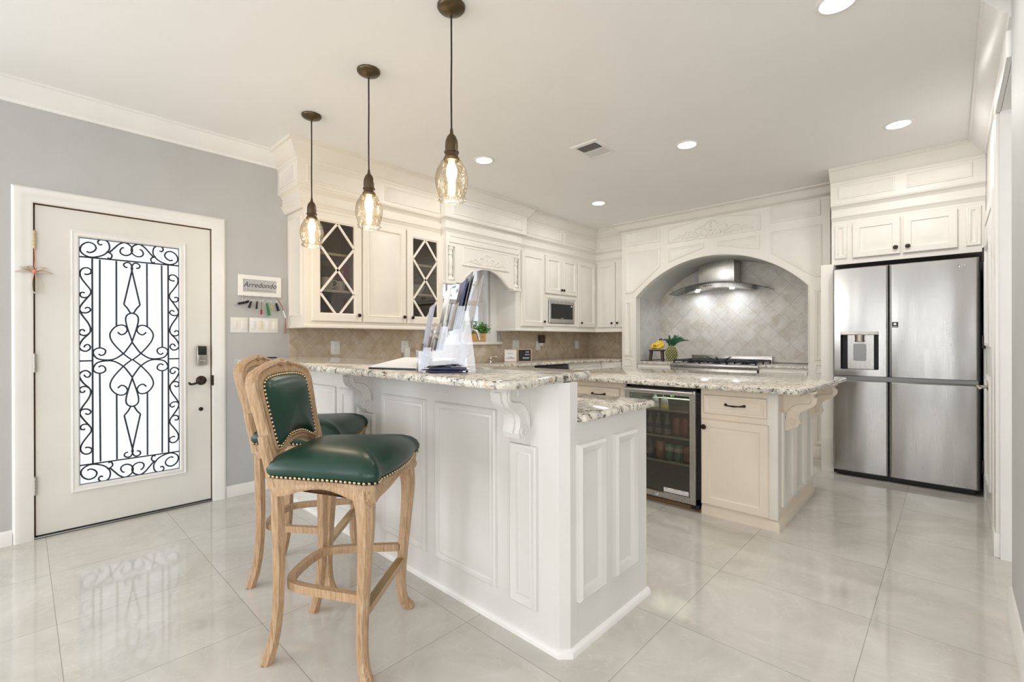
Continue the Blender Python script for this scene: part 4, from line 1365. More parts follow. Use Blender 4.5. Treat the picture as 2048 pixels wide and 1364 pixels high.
def inset_panel(poly, name='inset_panel'):
    return build(name, MB().ring(fm, poly, [(0, 0), (.002, .009), (.012, .012), (.018, .006), (.026, .008), (.034, .002)]), M_CABW, ma)


inset_panel(rect(-3.15, -2.66, 2.44, 2.63))
inset_panel([(-3.15, 2.365), (-3.15, 1.815), (-3.045, 1.815), (-2.655, 2.13), (-2.655, 2.365)])
inset_panel(rect(-1.405, -.95, 2.45, 2.635))
inset_panel([(-.94, 2.365), (-.94, 1.835), (-1.00, 1.835), (-1.405, 2.13), (-1.405, 2.365)])
inset_panel([(-2.55, 2.345), (-2.55, 2.165), (-2.11, 2.285), (-2.11, 2.345)])
inset_panel([(-1.51, 2.345), (-1.51, 2.185), (-1.965, 2.290), (-1.965, 2.345)])
build('pediment_panel', MB().ring(fm, [(-2.56, 2.395), (-1.505, 2.395), (-1.505, 2.575), (-2.03, 2.655), (-2.56, 2.575)], [(0, 0), (.002, .010), (.012, .013), (.018, .006), (.026, .003)]), M_CABW, ma)
build('carving', carve(fm, -2.035, 2.415, .94, .185, .002), M_CABW, ma)
for x0, x1 in ((-3.165, -3.045), (-1.005, -.915)):
    pm = MB().ring(fm, rect(x0, x1, .99, 1.715), MOULD)
    pm.ring(fm, rect(x0, x1, .14, .80), MOULD)
    pm.ring(fm, rect(x0 + .005, x1 - .005, .86, .955), INSETP)
    build('pilaster_moulding', pm, M_CABW, ma)
build('plinth', MB().fbox(fm, -3.205, AX0 + .004, 0, .11, -.1, .012, .004).fbox(fm, AX1 - .004, -.865, 0, .11, -.1, .012, .004), M_CABW, ma)
MC = [(-.02, 2.60), (.004, 2.60), (.006, 2.628), (.018, 2.640), (.030, 2.646), (.045, 2.665), (.075, 2.700), (.092, 2.722), (.104, 2.726), (.104, 2.74), (-.02, 2.74)]
build('crown', MB().sweep([(-3.20, 5.70), (-3.20, YM), (-.87, YM), (-.87, 5.70)], [(o, z + .0) for o, z in MC]), M_CABW, ma)
struct('wall_alcove', MB().box(AX0, AX1, 6.20, 6.214, .93, 2.19), M_ALC, label='stone tile back wall of the cooking alcove', smooth=False)
# alcove counters and lower cabinets either side of the range
for x0, x1, side in ((AX0, -2.515, 'left'), (-1.535, AX1, 'right')):
    single('alcove_countertop', MB().slab(rect(x0 + .001, x1, 5.535, 6.198), .895, .925, .006), M_GRAN, 'granite counter %s of the range inside the alcove' % side, 'countertop')
    t = thing('base_cabinet', 'cream base cabinet under the alcove counter %s of the range' % side, 'cabinet', ((x0 + x1) / 2, 5.56, 0))
    build('carcass', MB().box(x0 + .002, x1 - .002, 5.56, 6.19, .1, .893).box(x0 + .002, x1 - .002, 5.60, 6.19, 0, .1), M_CABW, t)
    build('drawer_front', MB().ring(FY(5.559), rect(x0 + .012, x1 - .012, .70, .87), RAISED_S), M_CABW, t)
    build('door', MB().ring(FY(5.559), rect(x0 + .012, x1 - .012, .12, .68), RAISED), M_CABW, t)

# ---------------------------------------------------------------- hood
ho = thing('range_hood', 'stainless chimney hood with curved glass canopy and lights', 'range hood', (-2.06, 6.2, 1.78))
HX0, HX1, HY = -2.335, -1.905, 5.93
build('chimney', MB().box(HX0, HX1, HY, 6.198, 1.90, 2.30, .003), M_STEEL, ho)
hx = (HX0 + HX1) / 2 - .01


def canopy(hwid, yb, depth, bow, zc, drop, th, n=24):
    lps = []
    for k in range(n + 1):
        s = -1 + 2 * k / n
        x = hx + s * hwid
        z = zc - drop * s * s
        yf = yb - depth - bow * (1 - s * s)
        lps.append([(x, yf, z), (x, yb, z), (x, yb, z + th), (x, yf, z + th)])
    return MB().loops(lps, True, True, True)


build('glass_canopy', canopy(.60, 6.197, .26, .16, 1.905, .105, .007), M_HOODGLASS, ho)
mbe = MB()
lp = []
for k in range(25):
    s = -1 + 2 * k / 24
    lp.append((hx + s * .60, 6.197 - .26 - .16 * (1 - s * s) - .001, 1.9085 - .105 * s * s))
build('glass_edge', mbe.tube(lp, .0045, 6), M_STEELDK, ho)
build('body', canopy(.40, 6.196, .20, .15, 1.845, .035, .055), M_STEEL, ho)
bt = build('buttons', MB(), M_BLACK, ho) if False else None
mb = MB()
for k in range(5):
    mb.lathe((hx - .11 + k * .022, 5.848 + .003, 1.872), [(.006, 0), (.006, .006)], 10, (0, -1, 0))
build('button_row', mb, M_BLACK, ho)
for k, (dx, dy) in enumerate(((-.27, 6.05), (-.20, 5.91), (.16, 6.05), (.21, 5.91))):
    zb = 1.845 - .035 * (dx / .40) ** 2
    build('lamp', MB().lathe((hx + dx, dy, zb), [(.028, .004), (.028, -.006), (.02, -.008)], 16), M_LED, ho)
    d = bpy.data.lights.new('hood_light', 'AREA')
    d.shape = 'DISK'
    d.size = .06
    d.energy = .75
    d.color = (.86, .92, 1)
    d.spread = math.radians(170)
    lo = bpy.data.objects.new('hood_light', d)
    COL.objects.link(lo)
    lo.location = (hx + dx, dy, zb - .012)

# ---------------------------------------------------------------- range
ra = thing('gas_range', 'stainless gas range with black cast-iron grates', 'range', (-2.025, 5.85, 0))
RX0, RX1 = -2.512, -1.538
build('body', MB().box(RX0, RX1, 5.56, 6.17, .10, .895), M_STEEL, ra)
build('control_panel', MB().box(RX0, RX1, 5.515, 5.57, .74, .866, .006), M_STEEL, ra)
build('cooktop', MB().box(RX0 - .012, RX1 + .012, 5.505, 6.17, .872, .918, .010), M_STEEL, ra)
build('back_guard', MB().box(RX0 + .005, RX1 - .005, 6.135, 6.175, .915, 1.005, .004), M_STEEL, ra)
build('oven_door', MB().box(RX0 + .01, RX1 - .01, 5.528, 5.56, .16, .72, .006), M_STEEL, ra)
build('oven_handle', MB().tube([(RX0 + .08, 5.50, .66), (RX1 - .08, 5.50, .66)], .013, 10).tube([(RX0 + .1, 5.53, .66), (RX0 + .1, 5.50, .66)], .009, 8).tube([(RX1 - .1, 5.53, .66), (RX1 - .1, 5.50, .66)], .009, 8), M_STEEL, ra)
build('toe_kick', MB().box(RX0 + .02, RX1 - .02, 5.60, 6.1, 0, .10), M_BLACK, ra)
for k in range(6):
    build('knob', MB().lathe((RX0 + .13 + k * .145, 5.515, .812), [(.026, 0), (.026, .006), (.020, .010), (.019, .034), (.012, .038)], 16, (0, -1, 0)), M_STEEL, ra)
for k in range(3):
    gx0 = RX0 + .02 + k * .313
    gx1 = gx0 + .305
    mb = MB()
    z = .952
    for a, b in (((gx0, 5.555), (gx1, 5.555)), ((gx1, 5.555), (gx1, 6.12)), ((gx1, 6.12), (gx0, 6.12)), ((gx0, 6.12), (gx0, 5.555)), ((gx0, 5.837), (gx1, 5.837))):
        mb.tube([(a[0], a[1], z), (b[0], b[1], z)], .0085, 4)
    for yc in (5.70, 5.98):
        xc = (gx0 + gx1) / 2
        for j in range(4):
            an = PI / 4 + j * PI / 2
            mb.tube([(xc + .035 * math.cos(an), yc + .035 * math.sin(an), z + .006), (xc + .17 * math.cos(an), yc + .15 * math.sin(an), z)], .007, 4)
    for x in (gx0, gx1):
        for y in (5.56, 5.837, 6.115):
            mb.tube([(x, y, .916), (x, y, z)], .008, 4)
    if k == 1:
        for j in range(5):
            an = -PI * .1 + j * 2 * PI / 5
            xc, yc = (gx0 + gx1) / 2, 5.80
            mb.tube([(xc + .06 * math.cos(an), yc + .06 * math.sin(an), z + .004), (xc + .15 * math.cos(an), yc + .15 * math.sin(an), z + .045)], [.010, .003], 5)
    gr = build('grate', mb, M_IRON, ra)
    for yc in (5.70, 5.98):
        build('burner', MB().lathe(((gx0 + gx1) / 2, yc, .917), [(.055, 0), (.055, .006), (.035, .010), (.035, .020), (.02, .024)], 18), M_IRON, gr)

# ================================================================== FRIDGE AND ITS CABINET
YC = 5.15
fc = thing('fridge_cabinet', 'two-door cream cabinet over the refrigerator', 'cabinet', (-.33, 5.5, 1.885))
FXA, FXB = -.800, XR - .002
build('carcass', MB().box(FXA, FXB, YC, 5.845, 1.885, 2.33), M_CABW, fc)
fy = FY(YC - .001)
for a, b, ku in ((-.640, -.312, -.342), (-.293, .040, -.262)):
    dd = build('door', MB().ring(fy, rect(a, b, 1.932, 2.245), [(0, 0), (0, .016), (.004, .020), (.050, .020), (.056, .011), (.066, .011), (.105, .020)]), M_CABW, fc)
    knob(dd, (ku, YC - .018, 1.987), (0, -1, 0), r=.018)
for a, b in ((-.775, -.683), (.088, .174)):
    build('side_panel', MB().ring(fy, rect(a, b, 1.937, 2.245), MOULD), M_CABW, fc)
cornice([(FXA, YC), (FXB, YC)], 'trim_cornice_fridge', 'cream cornice over the refrigerator cabinet', M_CABW, .012)
fz = FY(YC - .050)
mb = MB()
for a, b in ((-.74, -.345), (-.27, .125)):
    mb.ring(fz, rect(a, b, 2.470, 2.590), INSETP)
struct('trim_frieze_panels_fridge', mb, M_CABW, label='frieze panels over the refrigerator')
struct('wall_fridge_niche', MB().box(-.868, -.772, 5.06, 5.845, 0, 1.884), M_CABW, label='cream panel between mantel and refrigerator')

fg = thing('refrigerator', 'stainless four-door refrigerator with water dispenser', 'refrigerator', (-.305, 5.3, 0))
F0, F1, YFD = -.766, .157, 4.98
build('body', MB().box(F0 + .01, F1 + .008, 5.055, 5.80, .045, 1.815), M_BLACK, fg)
build('top_hinge_cover', MB().box(F0 + .01, F1 - .01, 5.06, 5.16, 1.815, 1.835, .004), M_BLACK, fg)


def fridge_door(name, x0, x1, z0, z1, hole=None):
    """door whose front bows very slightly"""
    mb = MB()
    n = 12
    bow = .006
    lps = []

    def yy(x):
        s = (x - (x0 + x1) / 2) / ((x1 - x0) / 2)
        e = max(0, abs(s) - .94) / .06
        return YFD + bow * s * s + .012 * e * e
    xs = sorted({x0, x1, *[x0 + (x1 - x0) * t for t in (.01, .03, .06, .12, .2, .3, .4, .5, .6, .7, .8, .88, .94, .97, .99)], *(hole[:2] if hole else ())})
    zs = sorted({z0, z1, z0 + .006, z1 - .006, *(hole[2:] if hole else ())})
    idx = {}
    vs, fs = [], []
    for i, x in enumerate(xs):
        for j, z in enumerate(zs):
            idx[i, j] = len(vs)
            vs.append((x, yy(x) + (.006 if j in (0, len(zs) - 1) else 0), z))
    for i in range(len(xs) - 1):
        for j in range(len(zs) - 1):
            if hole and xs[i] >= hole[0] - 1e-6 and xs[i + 1] <= hole[1] + 1e-6 and zs[j] >= hole[2] - 1e-6 and zs[j + 1] <= hole[3] + 1e-6:
                continue
            fs.append((idx[i, j], idx[i + 1, j], idx[i + 1, j + 1], idx[i, j + 1]))
    mb.add(vs, fs)
    # returns
    for i in range(len(xs) - 1):
        for j in (0, len(zs) - 1):
            a, b = vs[idx[i, j]], vs[idx[i + 1, j]]
            mb.add([a, b, (b[0], 5.05, b[2]), (a[0], 5.05, a[2])], [(0, 1, 2, 3)])
    for i in (0, len(xs) - 1):
        for j in range(len(zs) - 1):
            a, b = vs[idx[i, j]], vs[idx[i, j + 1]]
            mb.add([a, b, (b[0], 5.05, b[2]), (a[0], 5.05, a[2])], [(0, 1, 2, 3)])
    return build(name, mb, M_FRIDGE, fg, ang=25)


DH = (-.706, -.446, .945, 1.252)
du = fridge_door('freezer_door_upper', F0, -.3825, .882, 1.826, DH)
dr_ = fridge_door('refrigerator_door', -.3735, F1, .882, 1.826)
dl = fridge_door('freezer_door_lower', F0, -.3825, .048, .842)
dr2 = fridge_door('convertible_door', -.3735, F1, .048, .842)
build('handle_recess', MB().box(F0 + .004, F1 - .004, 5.012, 5.05, .842, .882).box(F0 + .002, F1 - .002, 4.995, 5.02, .842, .852, .003), M_STEELDK, fg)
build('kick_grille', MB().box(F0 + .02, F1 - .02, 5.04, 5.10, .004, .045), M_BLACK, fg)
# dispenser
f4 = FY(YFD)
mb = MB().fbox(f4, DH[0], DH[1], DH[2], DH[3], -.075, -.068)
mb.fbox(f4, DH[0], DH[1], DH[2], DH[2] + .004, -.07, .001)
dp = build('dispenser_back', MB().fbox(f4, DH[0] + .045, DH[1] - .032, DH[2], DH[3], -.075, -.030), M_STEEL, du)
build('dispenser_cavity', MB().fbox(f4, DH[0], DH[1], DH[2] - .002, DH[3], -.085, -.076).fbox(f4, DH[0] - .003, DH[0], DH[2], DH[3], -.08, 0).fbox(f4, DH[1], DH[1] + .003, DH[2], DH[3], -.08, 0).fbox(f4, DH[0], DH[1], DH[3], DH[3] + .003, -.08, 0).fbox(f4, DH[0], DH[1], DH[2] - .003, DH[2], -.08, 0), M_BLACK, du)
build('control_strip', MB().fbox(f4, DH[0] - .004, DH[1] + .004, 1.240, 1.268, -.01, .003, .002), M_NICKEL, du)
build('spout', MB().lathe(f4(-.575, 1.180, -.020), [(.034, 0), (.036, .006), (.036, .014), (.033, .016), (.034, .045), (.036, .062)], 20), M_NICKEL, du)
build('paddle', MB().prism(Frame(f4(0, 0, -.031), f4.U, f4.V, f4.D), round_poly(rect(-.620, -.530, 1.015, 1.165), .012, 4), 0, .006), M_STEELDK, du)
bd = build('badge', MB().fbox(f4, -.355, -.317, 1.300, 1.345, -.004, .0035), M_BLACK, dr_)
build('badge_dot', MB().lathe(f4(-.336, 1.328, .0035), [(.010, 0), (.010, .0008)], 16, f4.D).fbox(f4, -.352, -.320, 1.306, 1.309, .0034, .0042), M_WHITETXT, bd)
lg = build('brand_roundel', MB().tube([f4(.044 + .011 * math.cos(a), 1.772 + .011 * math.sin(a), .001) for a in [2 * PI * (k / 20 + .03) for k in range(19)]], .0018, 6).tube([f4(.042, 1.778, .001), f4(.042, 1.766, .001), f4(.047, 1.766, .001)], .0016, 5).add(text_mb('LG', .020, f4, .072, 1.772, .001).v, text_mb('LG', .020, f4, .072, 1.772, .001).f), M_CHROME, dr_)

# ================================================================== LEFT COUNTER AND BASE CABINETS
CT = [(XL + .012, 2.075), (-3.39, 2.075), (-3.39, 5.34), (-3.21, 5.34), (-3.21, 5.988), (XL + .012, 5.988)]
single('sink_countertop', MB().slab(CT, .914, .944, .007), M_GRAN, 'L-shaped granite counter under the kitchen window', 'countertop')
G = 'base cabinets along the left wall'
for k, (a, b, nm) in enumerate(((2.09, 3.0, 'under the lattice glass cabinets'), (3.0, 4.0, 'under the kitchen sink'), (4.62, 5.36, 'under the microwave cabinet'))):
    t = thing('base_cabinet', 'cream base cabinet %s' % nm, 'cabinet', (-3.7, (a + b) / 2, 0), group=G)
    build('carcass', MB().box(XL + .003, -3.43, a + .002, b - .002, .1, .912).box(XL + .003, -3.50, a + .002, b - .002, 0, .1), M_CABW, t)
    m = (a + b) / 2
    for u0, u1 in ((a + .02, m - .004), (m + .004, b - .02)):
        build('door', MB().ring(FX(-3.429), rect(u0, u1, .13, .70), RAISED), M_CABW, t)
        build('drawer_front', MB().ring(FX(-3.429), rect(u0, u1, .72, .88), RAISED_S), M_CABW, t)
t = thing('base_cabinet', 'cream corner base cabinet beside the cooking alcove', 'cabinet', (-3.4, 5.7, 0), group=G)
build('carcass', MB().box(XL + .003, -3.215, 5.365, 5.985, .1, .912).box(XL + .003, -3.215, 5.43, 5.985, 0, .1), M_CABW, t)
t = thing('dishwasher', 'black dishwasher under the left counter', 'dishwasher', (-3.7, 4.31, 0))
build('body', MB().box(XL + .01, -3.44, 4.004, 4.616, .08, .911), M_BLACK, t)
build('door', MB().box(-3.44, -3.405, 4.008, 4.612, .12, .905, .006), M_BLACK, t)
build('toe_kick', MB().box(XL + .05, -3.52, 4.01, 4.61, 0, .08), M_BLACK, t)

# ================================================================== BREAKFAST BAR
YB, XE = 1.40, -1.05
bb = thing('breakfast_bar', 'white panelled breakfast bar with scrolled corbels', 'breakfast bar', (-2.5, YB, 0))
BX0 = XL + .018
pl = [(BX0, YB), (XE - .030, YB), (XE, YB + .030), (XE, 2.035), (XE - .03, 2.035), (XE - .03, 1.475), (BX0, 1.475)]
mb = MB().prism(FZ(0), [(BX0, YB), (XE - .030, YB), (XE, YB + .030), (XE, 1.478), (BX0, 1.478)], 0, 1.039)
build('knee_wall', mb, M_BAR, bb)
build('end_panel', MB().box(XE - .03, XE, 1.4785, 2.035, 0, .882), M_BAR, bb)
build('cabinet_back', MB().box(-3.36, XE - .031, 1.479, 2.02, .10, .882).box(-3.36, XE - .031, 1.479, 1.95, 0, .10), M_CABW, bb)
fb = FY(YB)
BM = [(0, 0), (.002, .012), (.010, .017), (.022, .013), (.030, .008), (.038, .011), (.050, .005), (.058, .0015)]
for a, b in ((-3.78, -3.42), (-3.365, -2.885), (-2.325, -1.914), (-1.836, -1.412)):
    build('front_panel', MB().ring(fb, rect(a, b, .140, .905), BM), M_BAR, bb)
PM = [(0, 0), (.002, .012), (.010, .017), (.022, .011), (.034, .007), (.040, .010), (.044, .002)]
build('left_panel', MB().ring(fb, rect(-2.83, -2.63, .140, .905), PM), M_BAR, bb)
for a, b in ((-2.572, -2.410), (-1.332, -1.184)):
    build('pilaster_panel', MB().ring(fb, rect(a, b, .128, .780), PM), M_BAR, bb)
fe = FX(XE)
for a, b in ((1.468, 1.660), (1.735, 1.925)):
    build('end_moulding', MB().ring(fe, rect(a, b, .190, .798), [(0, 0), (.002, .016), (.012, .024), (.028, .017), (.040, .008), (.046, .003)]), M_BAR, bb)
QR = [(0, 0), (.018, 0), (.017, .008), (.012, .014), (.006, .017), (0, .018)]
build('base_shoe', MB().sweep([(BX0, YB), (XE - .030, YB), (XE, YB + .030), (XE, 2.045)], [(o, z * (1 if False else 1.6)) for o, z in QR]), M_TRIM, bb)


def corbel(fr, u, w, ztop, h, dep, m, parent, name='corbel', scroll=True):
    """fr.D points away from the wall; scroll bracket"""
    prof = [(0, 0), (dep, 0), (dep, -.06 * h), (dep * .93, -.085 * h), (dep * 1.02, -.16 * h), (dep * 1.0, -.28 * h), (dep * .88, -.38 * h), (dep * .68, -.45 * h), (dep * .50, -.52 * h), (dep * .44, -.60 * h), (dep * .46, -.70 * h), (dep * .52, -.80 * h), (dep * .46, -.88 * h), (dep * .30, -.90 * h), (dep * .26, -.94 * h), (dep * .12, -1.0 * h), (0, -1.0 * h)]
    sd = Frame(fr(u, ztop, 0), fr.D, fr.V, fr.U)
    mb = MB().prism(sd, prof, -w / 2 + .008, w / 2 - .008)
    # raised central rib with a softer outline
    rib = [(0, -.02)] + [(a * 1.0 + .008, b) for a, b in prof[4:12]] + [(0, -.86 * h)]
    mb.prism(sd, rib, -w / 6, w / 6)
    for s in (-1, 1):
        dd = s * (w / 2 - .006)
        sp = [(dep * .70 + dep * .27 * (1 - t * .62) * math.cos(-1.3 + 5.6 * t), -.19 * h + .15 * h * (1 - t * .62) * math.sin(-1.3 + 5.6 * t)) for t in [k / 14 for k in range(15)]]
        tail = [(dep * .10, -.72 * h), (dep * .16, -.52 * h), (dep * .40, -.36 * h), (dep * .62, -.33 * h)]
        path = smooth_path([sd(a, b, dd) for a, b in tail + sp[1:]], 3)
        n = len(path)
        mb.tube(path, [.008 - .003 * i / n for i in range(n)], 6)
        sp2 = [(dep * .30 + dep * .17 * (1 - t * .6) * math.cos(2.2 - 5.2 * t), -.78 * h + .09 * h * (1 - t * .6) * math.sin(2.2 - 5.2 * t)) for t in [k / 10 for k in range(11)]]
        mb.tube([sd(a, b, dd) for a, b in sp2], .005, 6)
    mb.fbox(Frame(fr(u, ztop, 0), fr.U, fr.V, fr.D), -w / 2 - .006, w / 2 + .006, -.012, 0, 0, dep + .008, .003)
    return build(name, mb, m, parent)


for u in (-3.63, -2.485, -1.268):
    corbel(fb, u, .105, 1.039, .255, .135, M_BAR, bb)

BT = [(-3.70, 1.035), (-.985, 1.035), (-1.10, 1.66), (XL + .013, 1.66), (XL + .013, 1.44)]
single('bar_countertop', MB().slab(round_poly(BT, [.06, .09, .03, 0, 0], 6), 1.040, 1.072, .011), M_GRAN, 'raised granite bar top with rounded front corner', 'countertop')
LT = [(-3.388, 1.4795), (-1.012, 1.4795), (-1.012, 2.072), (-3.388, 2.072)]
single('peninsula_countertop', MB().slab(round_poly(LT, [0, .012, .035, 0], 5), .884, .916, .010), M_GRAN, 'lower granite counter on the kitchen side of the bar', 'countertop')

# ================================================================== ISLAND
YI, IX0, IX1, YI2 = 3.235, -2.385, -.785, 4.26
fi = FY(YI)
t = thing('island_drawer_cabinet', 'cream island cabinet with one drawer and one door, right of the beverage cooler', 'cabinet', (-1.02, 3.6, 0))
build('carcass', MB().box(-1.258, IX1, YI, YI2, .07, .874).box(-1.255, IX1 - .005, YI + .012, YI2, 0, .07), M_ISL, t)
RD = [(0, 0), (0, .014), (.004, .018), (.014, .018), (.018, .012), (.030, .010), (.040, .016)]
dw = build('drawer', MB().ring(FY(YI - .001), rect(-1.235, -.842, .700, .826), [(0, 0), (0, .010), (.004, .018), (.012, .019), (.030, .008), (.036, .006), (.038, .010)]), M_ISL, t)
pull(dw, FY(YI - .010), -1.033, .768, .115)
dd = build('door', MB().ring(FY(YI - .001), rect(-1.249, -.832, .078, .660), [(0, 0), (0, .014), (.004, .020), (.050, .020), (.056, .012), (.066, .011), (.100, .020)]), M_ISL, t)
knob(dd, (-1.228, YI - .018, .607), (0, -1, 0), r=.018)
fx = FX(IX1)
for a, b in ((3.33, 3.60), (3.66, 3.92), (3.98, 4.20)):
    build('end_panel', MB().ring(fx, rect(a, b, .13, .74), MOULD), M_CABW, t)
build('corner_post', MB().box(IX1 - .06, IX1 + .003, YI - .004, YI + .06, .07, .874, .004), M_CABW, t)
build('plinth', MB().sweep([(-1.255, YI + .012), (IX1 - .005, YI + .012), (IX1 - .005, YI2)], [(0, 0), (.016, 0), (.016, .045), (.008, .058), (0, .07)]), M_ISL, t)
for y in (3.40, 4.12):
    corbel(fx, y, .055, .874, .26, .17, M_ISL, t)
t = thing('island_cabinet', 'cream island cabinet with a drawer, left of the beverage cooler', 'cabinet', (-2.11, 3.6, 0))
build('carcass', MB().box(IX0, -1.838, YI, YI2, .07, .874).box(IX0 + .01, -1.84, YI + .04, YI2, 0, .07), M_ISL, t)
dw = build('drawer', MB().ring(FY(YI - .001), rect(-2.285, -1.888, .700, .820), [(0, 0), (0, .010), (.004, .018), (.012, .019), (.030, .008), (.036, .006), (.038, .010)]), M_ISL, t)
pull(dw, FY(YI - .010), -2.082, .766, .115)
dd = build('door', MB().ring(FY(YI - .001), rect(-2.285, -1.888, .078, .670), RAISED), M_ISL, t)
knob(dd, (-1.915, YI - .018, .607), (0, -1, 0))
for y in (3.32, 4.12):
    corbel(FX(IX0, -1), y, .055, .874, .26, .12, M_ISL, t)
single('island_back_panel', MB().box(-1.837, -1.259, 3.90, YI2, 0, .874), M_ISL, 'cream panel closing the back of the island behind the cooler', 'cabinet panel')
IT = [(-2.62, 3.085), (-.625, 3.085), (-.585, 4.43), (-2.62, 4.43)]
single('island_countertop', MB().slab(round_poly(IT, [.04, .05, .05, .04], 5), .875, .908, .010), M_GRAN, 'pale granite island top', 'countertop')

# ---------------------------------------------------------------- beverage cooler
bc = thing('beverage_cooler', 'stainless glass-door beverage cooler built into the island', 'beverage cooler', (-1.55, 3.5, 0))
CX0, CX1 = -1.834, -1.262
yc0 = YI + .004
mb = MB()
mb.box(CX0 + .004, CX0 + .03, yc0, 3.86, .05, .862).box(CX1 - .03, CX1 - .004, yc0, 3.86, .05, .862).box(CX0 + .004, CX1 - .004, yc0, 3.86, .05, .085).box(CX0 + .004, CX1 - .004, yc0, 3.86, .832, .862).box(CX0 + .004, CX1 - .004, 3.82, 3.86, .05, .862)
build('cabinet', mb, M_BLACK, bc)
M_COOLINT = mat('cooler_lining', (.30, .295, .27), .5)
build('lining', MB().box(CX0 + .031, CX1 - .031, 3.80, 3.819, .086, .831).box(CX0 + .0305, CX0 + .034, YI + .01, 3.80, .086, .831).box(CX1 - .034, CX1 - .0305, YI + .01, 3.80, .086, .831).box(CX0 + .034, CX1 - .034, YI + .03, 3.80, .0855, .09), M_COOLINT, bc)
fd = FY(YI - .002)
gd = build('door_frame', MB().ring(fd, rect(CX0 + .004, CX1 - .022, .052, .845), [(0, 0), (0, .030), (.003, .033), (.040, .033), (.043, .028), (.043, 0)], False), M_STEEL, bc)
build('glass', MB().fbox(fd, CX0 + .046, CX1 - .064, .094, .803, .012, .016), M_SMOKE, gd)
build('door_handle', MB().tube([fd(CX0 + .02, .832, .045), fd(CX1 - .03, .832, .045)], .014, 12), M_CHROME, gd)
build('lock', MB().lathe(fd(-1.568, .072, .033), [(.011, 0), (.011, .005), (.004, .006)], 14, (0, -1, 0)), M_CHROME, gd)
ws = build('notice_sticker', MB().fbox(fd, -1.522, -1.338, .099, .130, .0165, .0172), M_PAPER, gd)
mb = MB()
for k, (a, b) in enumerate(((-1.515, -1.49), (-1.45, -1.405), (-1.395, -1.365))):
    mb.fbox(fd, a, b, .1235, .1265, .0171, .0176)
for k in range(3):
    mb.fbox(fd, -1.515, -1.345, .1035 + k * .006, .1045 + k * .006, .0171, .0175)
build('sticker_print', mb, M_GREYBOARD, ws)
build('display', MB().fbox(fd, -1.468, -1.462, .794, .808, .0165, .018).fbox(fd, -1.462, -1.456, .806, .808, .0165, .018).fbox(fd, -1.462, -1.456, .800, .802, .0165, .018).fbox(fd, -1.462, -1.456, .794, .796, .0165, .018).fbox(fd, -1.448, -1.445, .794, .808, .0165, .018).fbox(fd, -1.445, -1.439, .804, .808, .0165, .018), M_GREENLED, gd)
build('button_strip', MB().fbox(fd, -1.52, -1.34, .790, .812, .0115, .0165), M_BLACK, gd)
build('kick_plate', MB().box(CX0 + .01, CX1 - .01, YI + .03, YI + .06, .012, .05).box(CX1 - .06, CX1 - .004, YI - .02, YI + .03, .020, .05, .004), M_BLACK, bc)
lo_ = bpy.data.lights.new('cooler_fill_light', 'AREA')  # unseen area lamp added so the cooler contents show
lo_.size = .3
lo_.energy = 1.2
lo_.color = (.95, 1, .88)
lb_ = bpy.data.objects.new('cooler_fill_light', lo_)
COL.objects.link(lb_)
lb_.location = (-1.55, YI + .16, .825)
build('kick_board', MB().box(CX0 + .002, CX1 - .002, YI + .015, YI + .030, 0, .030), M_KICK, bc)
SH = (.301, .487, .682)
for z in SH:
    build('shelf', MB().box(CX0 + .036, CX1 - .036, YI + .05, 3.78, z - .004, z, 0).box(CX0 + .036, CX1 - .036, YI + .045, YI + .055, z - .010, z + .004), M_CHROME, bc)
mb = MB()
for k in range(9):
    mb.tube([(CX0 + .05, YI + .1 + k * .07, .760 - k * .006), (CX1 - .05, YI + .1 + k * .07, .760 - k * .006)], .003, 5)
build('wire_rack', mb, M_CHROME, bc)

CAN = [(.024, 0), (.031, .008), (.033, .02), (.033, .098), (.026, .112), (.026, .116), (.022, .114)]
BOT = [(.026, 0), (.031, .004), (.031, .10), (.026, .12), (.013, .155), (.012, .18), (.015, .182), (.015, .196)]


def drink(name, label, cat, m, x, y, z, prof, sc=1.0, band=None, grp=None):
    t = thing(name, label, cat, (x, y, z), group=grp)
    build('body', MB().lathe((x, y, z + .001), [(r * sc, h * sc) for r, h in prof], 16), m, t)
    if band:
        zmax = max(h for r, h in prof) * sc
        build('label_band', MB().lathe((x, y, z), [(.0335 * sc, zmax * band[0]), (.0335 * sc, zmax * band[1])], 16, cap=False), band[2], t)
    return t


gC = 'drinks in the beverage cooler'
for k, (x, lab, m, sc, bd_) in enumerate(((-1.615, 'pink drink can leftmost of the cans on the middle cooler shelf', M_CANPINK, 1.12, None), (-1.545, 'mint green drink can next to the pink can', M_CANGREEN, 1.0, (.55, .8, M_CERAMIC)), (-1.475, 'second mint green drink can, nearer the coral cans', M_CANGREEN, 1.0, (.55, .8, M_CERAMIC)), (-1.402, 'coral drink can beside the second mint can', M_CANRED, 1.0, (.1, .5, M_CANPINK)), (-1.334, 'coral drink can at the right end of the middle cooler shelf', M_CANRED, 1.0, (.1, .5, M_CANPINK)))):
    drink('drink_can', lab, 'can', m, x, YI + .13, SH[0], CAN, sc, bd_, gC)
drink('dark_bottle', 'dark blue bottle with striped label at the left of the middle cooler shelf', 'bottle', M_BOTBLUE, -1.70, YI + .12, SH[0], BOT, .92, (.15, .4, M_CERAMIC), gC)
for k, (x, lab) in enumerate(((-1.70, 'clear water bottle at the left of the second cooler shelf'), (-1.632, 'clear water bottle in the middle of three on the second cooler shelf'), (-1.562, 'clear water bottle beside the coral cans on the second cooler shelf'))):
    drink('water_bottle', lab, 'bottle', M_GLASSBOTTLE, x, YI + .13, SH[1], BOT, .80, (.28, .5, M_BOTBLUE), gC)
